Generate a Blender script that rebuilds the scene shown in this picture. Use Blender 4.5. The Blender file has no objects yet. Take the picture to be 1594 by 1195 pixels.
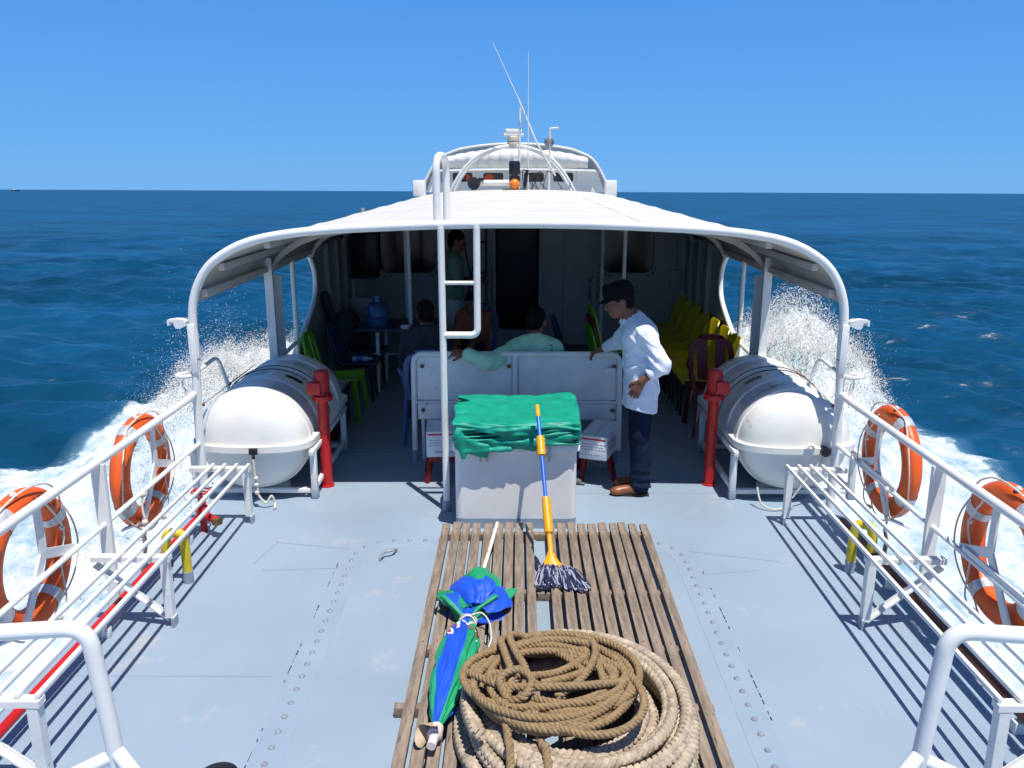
import bpy, bmesh, math, random
import numpy as np
from mathutils import Vector, Matrix, Quaternion
from mathutils.bvhtree import BVHTree
from mathutils import noise as mnoise
sc = bpy.context.scene
R = math.radians

# ---------------------------------------------------------------- camera
CAM_Z = 2.40
cam_d = bpy.data.cameras.new("Camera")
cam = bpy.data.objects.new("Camera", cam_d)
sc.collection.objects.link(cam)
cam.location = (0, 0, CAM_Z)
cam.rotation_euler = (R(90 - 14.347), 0, R(0.384))
cam_d.sensor_width = 36
cam_d.lens = 36 * 1300 / 1594
cam_d.clip_start = 0.05
cam_d.clip_end = 80000
sc.camera = cam

# ---------------------------------------------------------------- sun, sky, exposure
SUN = Vector((0.17, -0.27, 1.0)).normalized()
sun_d = bpy.data.lights.new("Sun", 'SUN')
sun_d.energy = 4.6
sun_d.angle = R(0.5)
sun_d.color = (1.0, 0.955, 0.88)
sun = bpy.data.objects.new("Sun", sun_d)
sc.collection.objects.link(sun)
sun.location = (3, -5, 20)
sun.rotation_euler = SUN.to_track_quat('Z', 'Y').to_euler()
world = bpy.data.worlds.new("World")
sc.world = world
world.use_nodes = True
wn = world.node_tree
wn.nodes.clear()
w_out = wn.nodes.new('ShaderNodeOutputWorld')
w_bg = wn.nodes.new('ShaderNodeBackground')
w_sky = wn.nodes.new('ShaderNodeTexSky')
w_sky.sky_type = 'NISHITA'
w_sky.sun_disc = False
w_sky.sun_elevation = math.asin(SUN.z)
w_sky.sun_rotation = math.atan2(SUN.x, SUN.y)
w_sky.altitude = 0
w_sky.air_density = 1.0
w_sky.dust_density = 0.15
w_sky.ozone_density = 1.0
w_tc = wn.nodes.new('ShaderNodeTexCoord')
w_map = wn.nodes.new('ShaderNodeMapping')
w_map.inputs['Rotation'].default_value = (R(1.37), -0.0038, 0)   # the boat trims bow-up, so the level horizon leans in the boat's frame
w_sep = wn.nodes.new('ShaderNodeSeparateXYZ')
w_rmp = wn.nodes.new('ShaderNodeValToRGB')          # clear tropical sky: paler at the horizon, deeper overhead
w_mix = wn.nodes.new('ShaderNodeMix'); w_mix.data_type = 'RGBA'
w_scl = wn.nodes.new('ShaderNodeVectorMath'); w_scl.operation = 'SCALE'; w_scl.inputs['Scale'].default_value = 0.075
_cr = w_rmp.color_ramp
_cr.elements[1].position = 1.0; _cr.elements[1].color = (.014, .052, .19, 1)
_cr.elements[0].position = 0.0; _cr.elements[0].color = (.112, .362, .74, 1)
for _p, _c in ((.05, (.098, .340, .735)), (.12, (.080, .305, .725)), (.24, (.056, .245, .69)), (.5, (.024, .105, .37))):
    _e = _cr.elements.new(_p); _e.color = (*_c, 1)
wn.links.new(w_tc.outputs['Generated'], w_map.inputs['Vector'])
wn.links.new(w_map.outputs['Vector'], w_sky.inputs['Vector'])
wn.links.new(w_map.outputs['Vector'], w_sep.inputs['Vector'])
wn.links.new(w_sep.outputs['Z'], w_rmp.inputs['Fac'])
wn.links.new(w_sky.outputs['Color'], w_scl.inputs[0])
w_mix.inputs['Factor'].default_value = 0.92
wn.links.new(w_scl.outputs['Vector'], w_mix.inputs['A'])
wn.links.new(w_rmp.outputs['Color'], w_mix.inputs['B'])
wn.links.new(w_mix.outputs['Result'], w_bg.inputs['Color'])
w_bg.inputs['Strength'].default_value = 1.0
wn.links.new(w_bg.outputs['Background'], w_out.inputs['Surface'])
sc.view_settings.view_transform = 'Standard'
sc.view_settings.look = 'None'
sc.view_settings.exposure = 0.30
sc.view_settings.gamma = 1.0

# ---------------------------------------------------------------- materials
MATS = {}
def M(name, col=(.8, .8, .8), rough=.5, metal=0., var=.06, scale=5., bump=0., bscale=40., spots=None, spec=.5, sss=0., coat=0., alpha=None, stretch=(1, 1, 1), spots2=None):
    """procedural painted / plastic / cloth surface: base colour varied by noise, optional worn spots and a fine bump"""
    if name in MATS: return MATS[name]
    m = bpy.data.materials.new(name); m.use_nodes = True
    nt = m.node_tree; N = nt.nodes; L = nt.links
    b = N['Principled BSDF']
    b.inputs['Roughness'].default_value = rough
    b.inputs['Metallic'].default_value = metal
    b.inputs['Specular IOR Level'].default_value = spec
    if sss:
        b.inputs['Subsurface Weight'].default_value = sss
        b.inputs['Subsurface Radius'].default_value = (.02, .01, .005)
    if coat: b.inputs['Coat Weight'].default_value = coat
    tc = N.new('ShaderNodeTexCoord')
    mp = N.new('ShaderNodeMapping'); mp.inputs['Scale'].default_value = stretch
    L.new(tc.outputs['Object'], mp.inputs['Vector'])
    n1 = N.new('ShaderNodeTexNoise'); n1.inputs['Scale'].default_value = scale; n1.inputs['Detail'].default_value = 5
    L.new(mp.outputs['Vector'], n1.inputs['Vector'])
    ramp = N.new('ShaderNodeMapRange')
    ramp.inputs['From Min'].default_value = .3; ramp.inputs['From Max'].default_value = .7
    ramp.inputs['To Min'].default_value = 1 - var; ramp.inputs['To Max'].default_value = 1 + var
    L.new(n1.outputs['Fac'], ramp.inputs['Value'])
    mul = N.new('ShaderNodeVectorMath'); mul.operation = 'SCALE'
    mul.inputs[0].default_value = col
    L.new(ramp.outputs['Result'], mul.inputs['Scale'])
    last = mul.outputs['Vector']
    if spots:
        sc_, thr, sscale = spots
        n2 = N.new('ShaderNodeTexNoise'); n2.inputs['Scale'].default_value = sscale; n2.inputs['Detail'].default_value = 7; n2.inputs['Roughness'].default_value = .65
        L.new(mp.outputs['Vector'], n2.inputs['Vector'])
        mr = N.new('ShaderNodeMapRange'); mr.inputs['From Min'].default_value = thr; mr.inputs['From Max'].default_value = thr + .07
        L.new(n2.outputs['Fac'], mr.inputs['Value'])
        mx = N.new('ShaderNodeMix'); mx.data_type = 'RGBA'
        L.new(mr.outputs['Result'], mx.inputs['Factor'])
        L.new(last, mx.inputs['A']); mx.inputs['B'].default_value = (*sc_, 1)
        last = mx.outputs['Result']
    L.new(last, b.inputs['Base Color'])
    r2 = N.new('ShaderNodeMapRange'); r2.inputs['To Min'].default_value = max(.02, rough - .1); r2.inputs['To Max'].default_value = min(1, rough + .1)
    L.new(n1.outputs['Fac'], r2.inputs['Value']); L.new(r2.outputs['Result'], b.inputs['Roughness'])
    if bump:
        n3 = N.new('ShaderNodeTexNoise'); n3.inputs['Scale'].default_value = bscale; n3.inputs['Detail'].default_value = 4
        L.new(mp.outputs['Vector'], n3.inputs['Vector'])
        bp = N.new('ShaderNodeBump'); bp.inputs['Strength'].default_value = 1.0; bp.inputs['Distance'].default_value = bump
        L.new(n3.outputs['Fac'], bp.inputs['Height']); L.new(bp.outputs['Normal'], b.inputs['Normal'])
    if spots2:      # a second, smaller kind of mark: rust freckles and scuffs
        sc_, thr, sscale = spots2; old = b.inputs['Base Color'].links[0].from_socket
        n4 = N.new('ShaderNodeTexNoise'); n4.inputs['Scale'].default_value = sscale; n4.inputs['Detail'].default_value = 6; n4.inputs['Roughness'].default_value = .7
        mp4 = N.new('ShaderNodeMapping'); mp4.inputs['Scale'].default_value = (1, .35, 1); mp4.inputs['Location'].default_value = (3.1, 7.7, 0)
        L.new(tc.outputs['Object'], mp4.inputs['Vector']); L.new(mp4.outputs['Vector'], n4.inputs['Vector'])
        m4 = N.new('ShaderNodeMapRange'); m4.inputs['From Min'].default_value = thr; m4.inputs['From Max'].default_value = thr + .06; m4.inputs['To Max'].default_value = .4
        L.new(n4.outputs['Fac'], m4.inputs['Value'])
        x4 = N.new('ShaderNodeMix'); x4.data_type = 'RGBA'; x4.inputs['B'].default_value = (*sc_, 1)
        L.new(m4.outputs['Result'], x4.inputs['Factor']); L.new(old, x4.inputs['A']); L.new(x4.outputs['Result'], b.inputs['Base Color'])
    MATS[name] = m
    return m

RUST = (.22, .10, .05)
white = M('white_paint', (.78, .78, .745), .38, var=.06, scale=4, bump=.0008, bscale=60, spots=((.40, .27, .17), .685, 13))
white2 = M('white_paint_worn', (.74, .745, .72), .42, var=.07, scale=7, bump=.0015, bscale=40, spots=((.34, .20, .11), .655, 11))
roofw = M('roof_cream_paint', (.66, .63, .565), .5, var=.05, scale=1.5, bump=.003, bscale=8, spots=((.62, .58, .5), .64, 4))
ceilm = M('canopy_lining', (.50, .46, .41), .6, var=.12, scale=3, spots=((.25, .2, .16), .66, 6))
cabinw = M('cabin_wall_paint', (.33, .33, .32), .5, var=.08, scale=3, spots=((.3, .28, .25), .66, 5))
deckm = M('deck_paint', (.272, .350, .432), .42, var=.06, scale=1.3, bump=.002, bscale=160, spots=((.355, .385, .42), .60, 2.2), spots2=((.34, .25, .20), .695, 9), spec=.4)
seam = M('deck_strip_paint', (.268, .346, .43), .40, var=.05, scale=3, spots=((.22, .25, .29), .66, 14))
greyfoot = M('grey_paint', (.28, .34, .41), .45, var=.06)
darkseal = M('black_sealant', (.03, .03, .035), .8)
steel = M('bolt_steel', (.33, .36, .40), .35, metal=.3, var=.15, scale=30, spots=((.16, .12, .1), .6, 60))
redp = M('red_paint', (.50, .012, .012), .35, var=.12, scale=8, bump=.001, spots=((.25, .02, .02), .68, 12))
redpl = M('red_plastic', (.17, .004, .008), .35, var=.05)
yelp = M('yellow_paint', (.62, .47, .015), .4, var=.1, scale=10, spots=((.35, .26, .04), .66, 14))
yelpl = M('yellow_plastic', (.62, .50, .003), .35, var=.04, sss=.05)
greenpl = M('green_plastic', (.17, .42, .015), .35, var=.05, sss=.1)
bluepl = M('blue_plastic', (.10, .17, .36), .4, var=.05)
navypl = M('navy_plastic', (.022, .04, .085), .35, var=.06)
orange = M('buoy_orange', (.76, .11, .012), .45, var=.1, scale=9, bump=.001, bscale=50, spots=((.45, .07, .02), .68, 7))
silver = M('reflective_tape', (.55, .57, .58), .3, metal=.25, var=.12, scale=30, bump=.001)
ropew = M('white_rope', (.62, .58, .50), .85, var=.12, scale=60)
wood = M('weathered_wood', (.235, .182, .140), .8, var=.38, scale=9, bump=.004, bscale=45, spots=((.085, .06, .045), .60, 22), stretch=(5, .7, 5))
ropebr = M('brown_rope', (.27, .185, .095), .9, var=.25, scale=55, bump=.0025, bscale=240)
ropepl = M('pale_rope', (.43, .35, .26), .92, var=.30, scale=22, bump=.003, bscale=200)
tarp_m = M('green_tarpaulin', (.006, .285, .19), .5, var=.16, scale=9, bump=.0012, bscale=60, spec=.35, spots=((.02, .36, .27), .6, 6))
umb_g = M('umbrella_green', (.012, .30, .13), .5, var=.08, bump=.001, bscale=300)
umb_b = M('umbrella_blue', (.01, .085, .62), .5, var=.08, bump=.001, bscale=300)
cloth_w = M('print_white', (.82, .82, .82), .6)
cloth_r = M('print_red', (.55, .02, .05), .6)
polew = M('rusty_white_pole', (.72, .68, .58), .5, var=.08, spots=((.36, .20, .07), .55, 18))
blackp = M('black_paint', (.012, .012, .014), .4)
blackr = M('black_rubber', (.02, .02, .022), .7)
rustm = M('rust', (.20, .08, .04), .85, var=.3, scale=30)
mop_b = M('mop_blue_handle', (.01, .12, .68), .3, var=.03)
mop_y = M('mop_orange_plastic', (.85, .36, .006), .3, var=.03)
mop_h = M('mop_yarn', (.16, .18, .30), .95, var=.75, scale=60)
raftm = M('raft_fibreglass', (.80, .785, .725), .33, var=.05, scale=4, spots=((.52, .49, .42), .66, 5))
raftg = M('raft_printed_band', (.66, .66, .64), .4, var=.12, scale=20, spots=((.2, .22, .28), .60, 70))
paperw = M('carton_white', (.74, .76, .80), .6, var=.03)
printgrey = M('print_grey', (.28, .33, .42), .6)
glassd = M('dark_glass', (.006, .007, .008), .08, var=.3, scale=3, spec=.22)
skinm = M('skin_brown', (.20, .075, .04), .5, var=.08, scale=20, sss=.1)
hairm = M('black_hair', (.007, .006, .0055), .7, spec=.12, bump=.004, bscale=120)
capm = M('black_cap', (.007, .008, .009), .85, spec=.08, bump=.001, bscale=200)
denim = M('dark_denim', (.008, .016, .036), .85, var=.3, scale=10, bump=.0015, bscale=160, spots=((.03, .055, .10), .60, 5), spec=.1)
shoem = M('brown_leather', (.23, .075, .03), .38, var=.2, scale=15)
solem = M('shoe_sole', (.03, .02, .015), .7)
mint = M('mint_shirt_cloth', (.42, .74, .52), .8, var=.06, scale=12, bump=.001, bscale=160)
orangec = M('dull_orange_cloth', (.30, .07, .03), .8)
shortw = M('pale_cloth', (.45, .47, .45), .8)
stripe = M('striped_shirt_cloth', (.80, .82, .90), .8, var=.03, scale=10, bump=.0012, bscale=140)
def _stripes(m):
    nt = m.node_tree; N = nt.nodes; L = nt.links
    b = N['Principled BSDF']; src = b.inputs['Base Color'].links[0].from_socket
    tc = N.new('ShaderNodeTexCoord')
    wv = N.new('ShaderNodeTexWave'); wv.bands_direction = 'X'; wv.inputs['Scale'].default_value = 26; wv.inputs['Distortion'].default_value = .4; wv.inputs['Detail'].default_value = 1
    mp = N.new('ShaderNodeMapping'); mp.inputs['Rotation'].default_value = (0, 0, .5)
    L.new(tc.outputs['Object'], mp.inputs['Vector']); L.new(mp.outputs['Vector'], wv.inputs['Vector'])
    mr = N.new('ShaderNodeMapRange'); mr.inputs['From Min'].default_value = .8; mr.inputs['From Max'].default_value = .95
    L.new(wv.outputs['Fac'], mr.inputs['Value'])
    mx = N.new('ShaderNodeMix'); mx.data_type = 'RGBA'; mx.inputs['B'].default_value = (.68, .71, .84, 1)
    L.new(mr.outputs['Result'], mx.inputs['Factor']); L.new(src, mx.inputs['A']); L.new(mx.outputs['Result'], b.inputs['Base Color'])
_stripes(stripe)
# the yarn of the mop: dark blue and pale strands
amberm = M('amber_lens', (.80, .20, .01), .2)
orange_refl = M('window_orange', (.75, .08, .02), .5)
jugm = M('blue_jug_plastic', (.03, .085, .19), .2, sss=.2)
canvas = M('white_canvas_roll', (.74, .74, .71), .6, var=.06, scale=6, bump=.002, bscale=20)
cratem = M('dark_red_box', (.075, .018, .018), .5)
greylid = M('grey_lid', (.28, .28, .28), .5)

# ---------------------------------------------------------------- object helpers
COL = sc.collection
def link(o): COL.objects.link(o); return o
def thing(name, label, cat, loc=(0, 0, 0), rz=0, group=None, kind=None):
    o = bpy.data.objects.new(name, None); link(o)
    o.empty_display_size = .1
    o.location = loc; o.rotation_euler = (0, 0, rz)
    tag(o, label, cat, group, kind); return o
def tag(o, label=None, cat=None, group=None, kind=None):
    if label: o['label'] = label
    if cat: o['category'] = cat
    if group: o['group'] = group
    if kind: o['kind'] = kind
    return o
def dup(root, loc=None, rz=None, label=None, group=None):
    def cp(o, par):
        c = o.copy(); COL.objects.link(c)
        if par is not None: c.parent = par
        for ch in list(o.children): cp(ch, c)
        return c
    r = cp(root, None)
    if loc is not None: r.location = loc
    if rz is not None: r.rotation_euler = (0, 0, rz)
    if label: r['label'] = label
    if group: r['group'] = group
    return r

def V(*a): return np.array(a, float)
def unit(v):
    v = np.asarray(v, float); n = np.linalg.norm(v)
    return v / n if n > 1e-9 else v
def fillet(pts, r, n=6, closed=False):
    """round the corners of a polyline"""
    P = [np.asarray(p, float) for p in pts]; out = []
    m = len(P)
    for i in range(m):
        if not closed and i in (0, m - 1): out.append(P[i]); continue
        a, b, c = P[i - 1], P[i], P[(i + 1) % m]
        d1, d2 = a - b, c - b
        l1, l2 = np.linalg.norm(d1), np.linalg.norm(d2)
        rr = min(r, l1 * .48, l2 * .48)
        p0 = b + d1 / l1 * rr; p1 = b + d2 / l2 * rr
        for k in range(n + 1):
            t = k / n
            out.append((1 - t) ** 2 * p0 + 2 * t * (1 - t) * b + t * t * p1)
    return out
def smooth_path(pts, n=8, closed=False):
    """Catmull-Rom through the points"""
    P = [np.asarray(p, float) for p in pts]; m = len(P); out = []
    rng = range(m) if closed else range(m - 1)
    for i in rng:
        if closed: p0, p1, p2, p3 = P[i - 1], P[i], P[(i + 1) % m], P[(i + 2) % m]
        else: p0, p1, p2, p3 = P[max(i - 1, 0)], P[i], P[i + 1], P[min(i + 2, m - 1)]
        for k in range(n):
            t = k / n
            out.append(.5 * ((2 * p1) + (-p0 + p2) * t + (2 * p0 - 5 * p1 + 4 * p2 - p3) * t * t + (-p0 + 3 * p1 - 3 * p2 + p3) * t ** 3))
    if not closed: out.append(P[-1])
    return out
def frames(path, closed=False):
    P = np.array(path); n = len(P)
    if closed: T = np.roll(P, -1, 0) - np.roll(P, 1, 0)
    else:
        T = np.empty_like(P); T[1:-1] = P[2:] - P[:-2]; T[0] = P[1] - P[0]; T[-1] = P[-1] - P[-2]
    T /= np.maximum(np.linalg.norm(T, axis=1), 1e-9)[:, None]
    u = np.cross(T[0], (0, 0, 1.))
    if np.linalg.norm(u) < .1: u = np.cross(T[0], (0, 1., 0))
    u = unit(u); U = np.empty_like(P)
    for i in range(n):
        u = unit(u - T[i] * np.dot(u, T[i])); U[i] = u
    return P, T, U, np.cross(T, U)

class MB:
    """collects shapes and links them as ONE mesh object"""
    def __init__(s): s.v = []; s.f = []; s.mi = []; s.sm = []; s.cur = 0
    def add(s, vs, fs, smooth=True, mi=None):
        o = len(s.v); s.v.extend([tuple(map(float, p)) for p in vs])
        for f in fs:
            s.f.append([o + i for i in f]); s.mi.append(s.cur if mi is None else mi); s.sm.append(smooth)
        return s
    def box(s, c, size, bev=.0, rot=None, seg=2):
        bm = bmesh.new(); bmesh.ops.create_cube(bm, size=1)
        for v in bm.verts: v.co = Vector((v.co.x * size[0], v.co.y * size[1], v.co.z * size[2]))
        if bev: bmesh.ops.bevel(bm, geom=bm.edges[:], offset=bev, segments=seg, affect='EDGES', profile=.5)
        mt = Matrix.Translation(Vector(c))
        if rot is not None:
            from mathutils import Euler
            mt = mt @ (Euler(rot).to_matrix().to_4x4() if not isinstance(rot, Matrix) else rot.to_4x4())
        bm.verts.index_update()
        s.add([mt @ v.co for v in bm.verts], [[v.index for v in f.verts] for f in bm.faces]); bm.free(); return s
    def tube(s, path, r, n=10, closed=False, caps=True):
        P, T, U, W = frames(path, closed); m = len(P)
        rr = np.full(m, float(r)) if np.isscalar(r) else np.interp(np.linspace(0, 1, m), np.linspace(0, 1, len(r)), r)
        a = np.linspace(0, 2 * math.pi, n, endpoint=False)
        vs = (P[:, None] + rr[:, None, None] * (np.cos(a)[None, :, None] * U[:, None] + np.sin(a)[None, :, None] * W[:, None])).reshape(-1, 3)
        fs = []
        for i in range(m if closed else m - 1):
            j = (i + 1) % m
            for k in range(n):
                l = (k + 1) % n
                fs.append([i * n + k, i * n + l, j * n + l, j * n + k])
        if caps and not closed:
            fs.append(list(range(n))[::-1]); fs.append([(m - 1) * n + k for k in range(n)])
        s.add(vs, fs); return s
    def bar(s, a, b, w, t, up=(0, 0, 1), w2=None, bev=.0):
        """flat bar from a to b, width w across `up`-normal, thickness t along up"""
        a = np.asarray(a, float); b = np.asarray(b, float); d = unit(b - a)
        side = np.cross(d, up)
        if np.linalg.norm(side) < .05: side = np.cross(d, (0, 1, 0))
        side = unit(side); u = np.cross(side, d); w2 = w if w2 is None else w2
        vs = []
        for p, ww in ((a, w), (b, w2)):
            for sx, sy in ((-1, -1), (1, -1), (1, 1), (-1, 1)): vs.append(p + side * sx * ww / 2 + u * sy * t / 2)
        s.add(vs, [[3, 2, 1, 0], [4, 5, 6, 7], [0, 1, 5, 4], [1, 2, 6, 5], [2, 3, 7, 6], [3, 0, 4, 7]]); return s
    def lathe(s, prof, c=(0, 0, 0), n=20, axis='z', arc=None):
        """prof: list of (radius, height)"""
        a = np.linspace(0, 2 * math.pi, n, endpoint=False); vs = []
        for r, h in prof:
            for t in a:
                x, y = r * math.cos(t), r * math.sin(t)
                p = {'z': (x, y, h), 'y': (x, h, -y), 'x': (h, x, y)}[axis]
                vs.append((p[0] + c[0], p[1] + c[1], p[2] + c[2]))
        m = len(prof); fs = []
        for i in range(m - 1):
            for k in range(n):
                l = (k + 1) % n; fs.append([i * n + k, i * n + l, (i + 1) * n + l, (i + 1) * n + k])
        fs.append(list(range(n))[::-1]); fs.append([(m - 1) * n + k for k in range(n)])
        s.add(vs, fs); return s
    def grid(s, P, closed_u=False, closed_v=False, thick=0, mi=None):
        """P: (nu, nv, 3) array of points -> surface, optionally solid with the given thickness"""
        P = np.asarray(P, float); nu, nv = P.shape[:2]
        def quads(off, flip):
            fs = []
            for i in range(nu if closed_u else nu - 1):
                for j in range(nv if closed_v else nv - 1):
                    q = [i * nv + j, ((i + 1) % nu) * nv + j, ((i + 1) % nu) * nv + (j + 1) % nv, i * nv + (j + 1) % nv]
                    fs.append([off + x for x in (q[::-1] if flip else q)])
            return fs
        if not thick: s.add(P.reshape(-1, 3), quads(0, False), mi=mi); return s
        du = np.gradient(P, axis=0); dv = np.gradient(P, axis=1)
        nn = np.cross(du, dv); nn /= np.maximum(np.linalg.norm(nn, axis=2), 1e-9)[..., None]
        B = P - nn * thick; k = nu * nv
        fs = quads(0, False) + quads(k, True)
        if not closed_v:
            for i in range(nu if closed_u else nu - 1):
                i2 = (i + 1) % nu
                fs.append([i * nv, k + i * nv, k + i2 * nv, i2 * nv])
                fs.append([i * nv + nv - 1, i2 * nv + nv - 1, k + i2 * nv + nv - 1, k + i * nv + nv - 1])
        if not closed_u:
            for j in range(nv if closed_v else nv - 1):
                j2 = (j + 1) % nv
                fs.append([j, j2, k + j2, k + j])
                fs.append([(nu - 1) * nv + j, k + (nu - 1) * nv + j, k + (nu - 1) * nv + j2, (nu - 1) * nv + j2])
        s.add(np.concatenate([P.reshape(-1, 3), B.reshape(-1, 3)]), fs, mi=mi); return s
    def prism(s, outline, lo, hi, axis='z'):
        """outline of 2D points extruded along an axis between lo and hi"""
        n = len(outline); vs = []
        for h in (lo, hi):
            for a, b in outline:
                vs.append({'z': (a, b, h), 'y': (a, h, b), 'x': (h, a, b)}[axis])
        fs = [list(range(n))[::-1], list(range(n, 2 * n))] + [[i, (i + 1) % n, n + (i + 1) % n, n + i] for i in range(n)]
        s.add(vs, fs, smooth=False); return s
    def ball(s, c, r, n=12, sq=(1, 1, 1)):
        prof = [(r * math.sin(math.pi * i / n), -r * math.cos(math.pi * i / n)) for i in range(n + 1)]
        k = len(s.v); s.lathe([(max(a, 1e-4), b) for a, b in prof], (0, 0, 0), n=2 * n)
        for i in range(k, len(s.v)):
            p = s.v[i]; s.v[i] = (c[0] + p[0] * sq[0], c[1] + p[1] * sq[1], c[2] + p[2] * sq[2])
        return s
    def build(s, name, mat, parent=None, ang=35):
        me = bpy.data.meshes.new(name)
        me.from_pydata(s.v, [], s.f); me.validate(clean_customdata=False)
        mats = mat if isinstance(mat, (list, tuple)) else [mat]
        for m in mats: me.materials.append(m)
        if len(me.polygons) == len(s.f):
            me.polygons.foreach_set('use_smooth', s.sm); me.polygons.foreach_set('material_index', s.mi)
        bm = bmesh.new(); bm.from_mesh(me); bmesh.ops.recalc_face_normals(bm, faces=bm.faces); bm.to_mesh(me); bm.free()
        me.set_sharp_from_angle(angle=R(ang)); me.update()
        o = bpy.data.objects.new(name, me); link(o)
        if parent is not None: o.parent = parent
        return o
def np_mesh(name, verts, faces, mat, parent=None, smooth=True):
    """fast mesh from numpy arrays (all faces the same size)"""
    me = bpy.data.meshes.new(name)
    k = faces.shape[1]
    me.vertices.add(len(verts)); me.vertices.foreach_set('co', np.asarray(verts, np.float32).ravel())
    me.loops.add(faces.size); me.loops.foreach_set('vertex_index', faces.astype(np.int32).ravel())
    me.polygons.add(len(faces)); me.polygons.foreach_set('loop_start', np.arange(0, faces.size, k, dtype=np.int32))
    me.polygons.foreach_set('use_smooth', np.full(len(faces), smooth))
    me.materials.append(mat); me.update(calc_edges=True); me.validate()
    o = bpy.data.objects.new(name, me); link(o)
    if parent is not None: o.parent = parent
    return o

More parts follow.
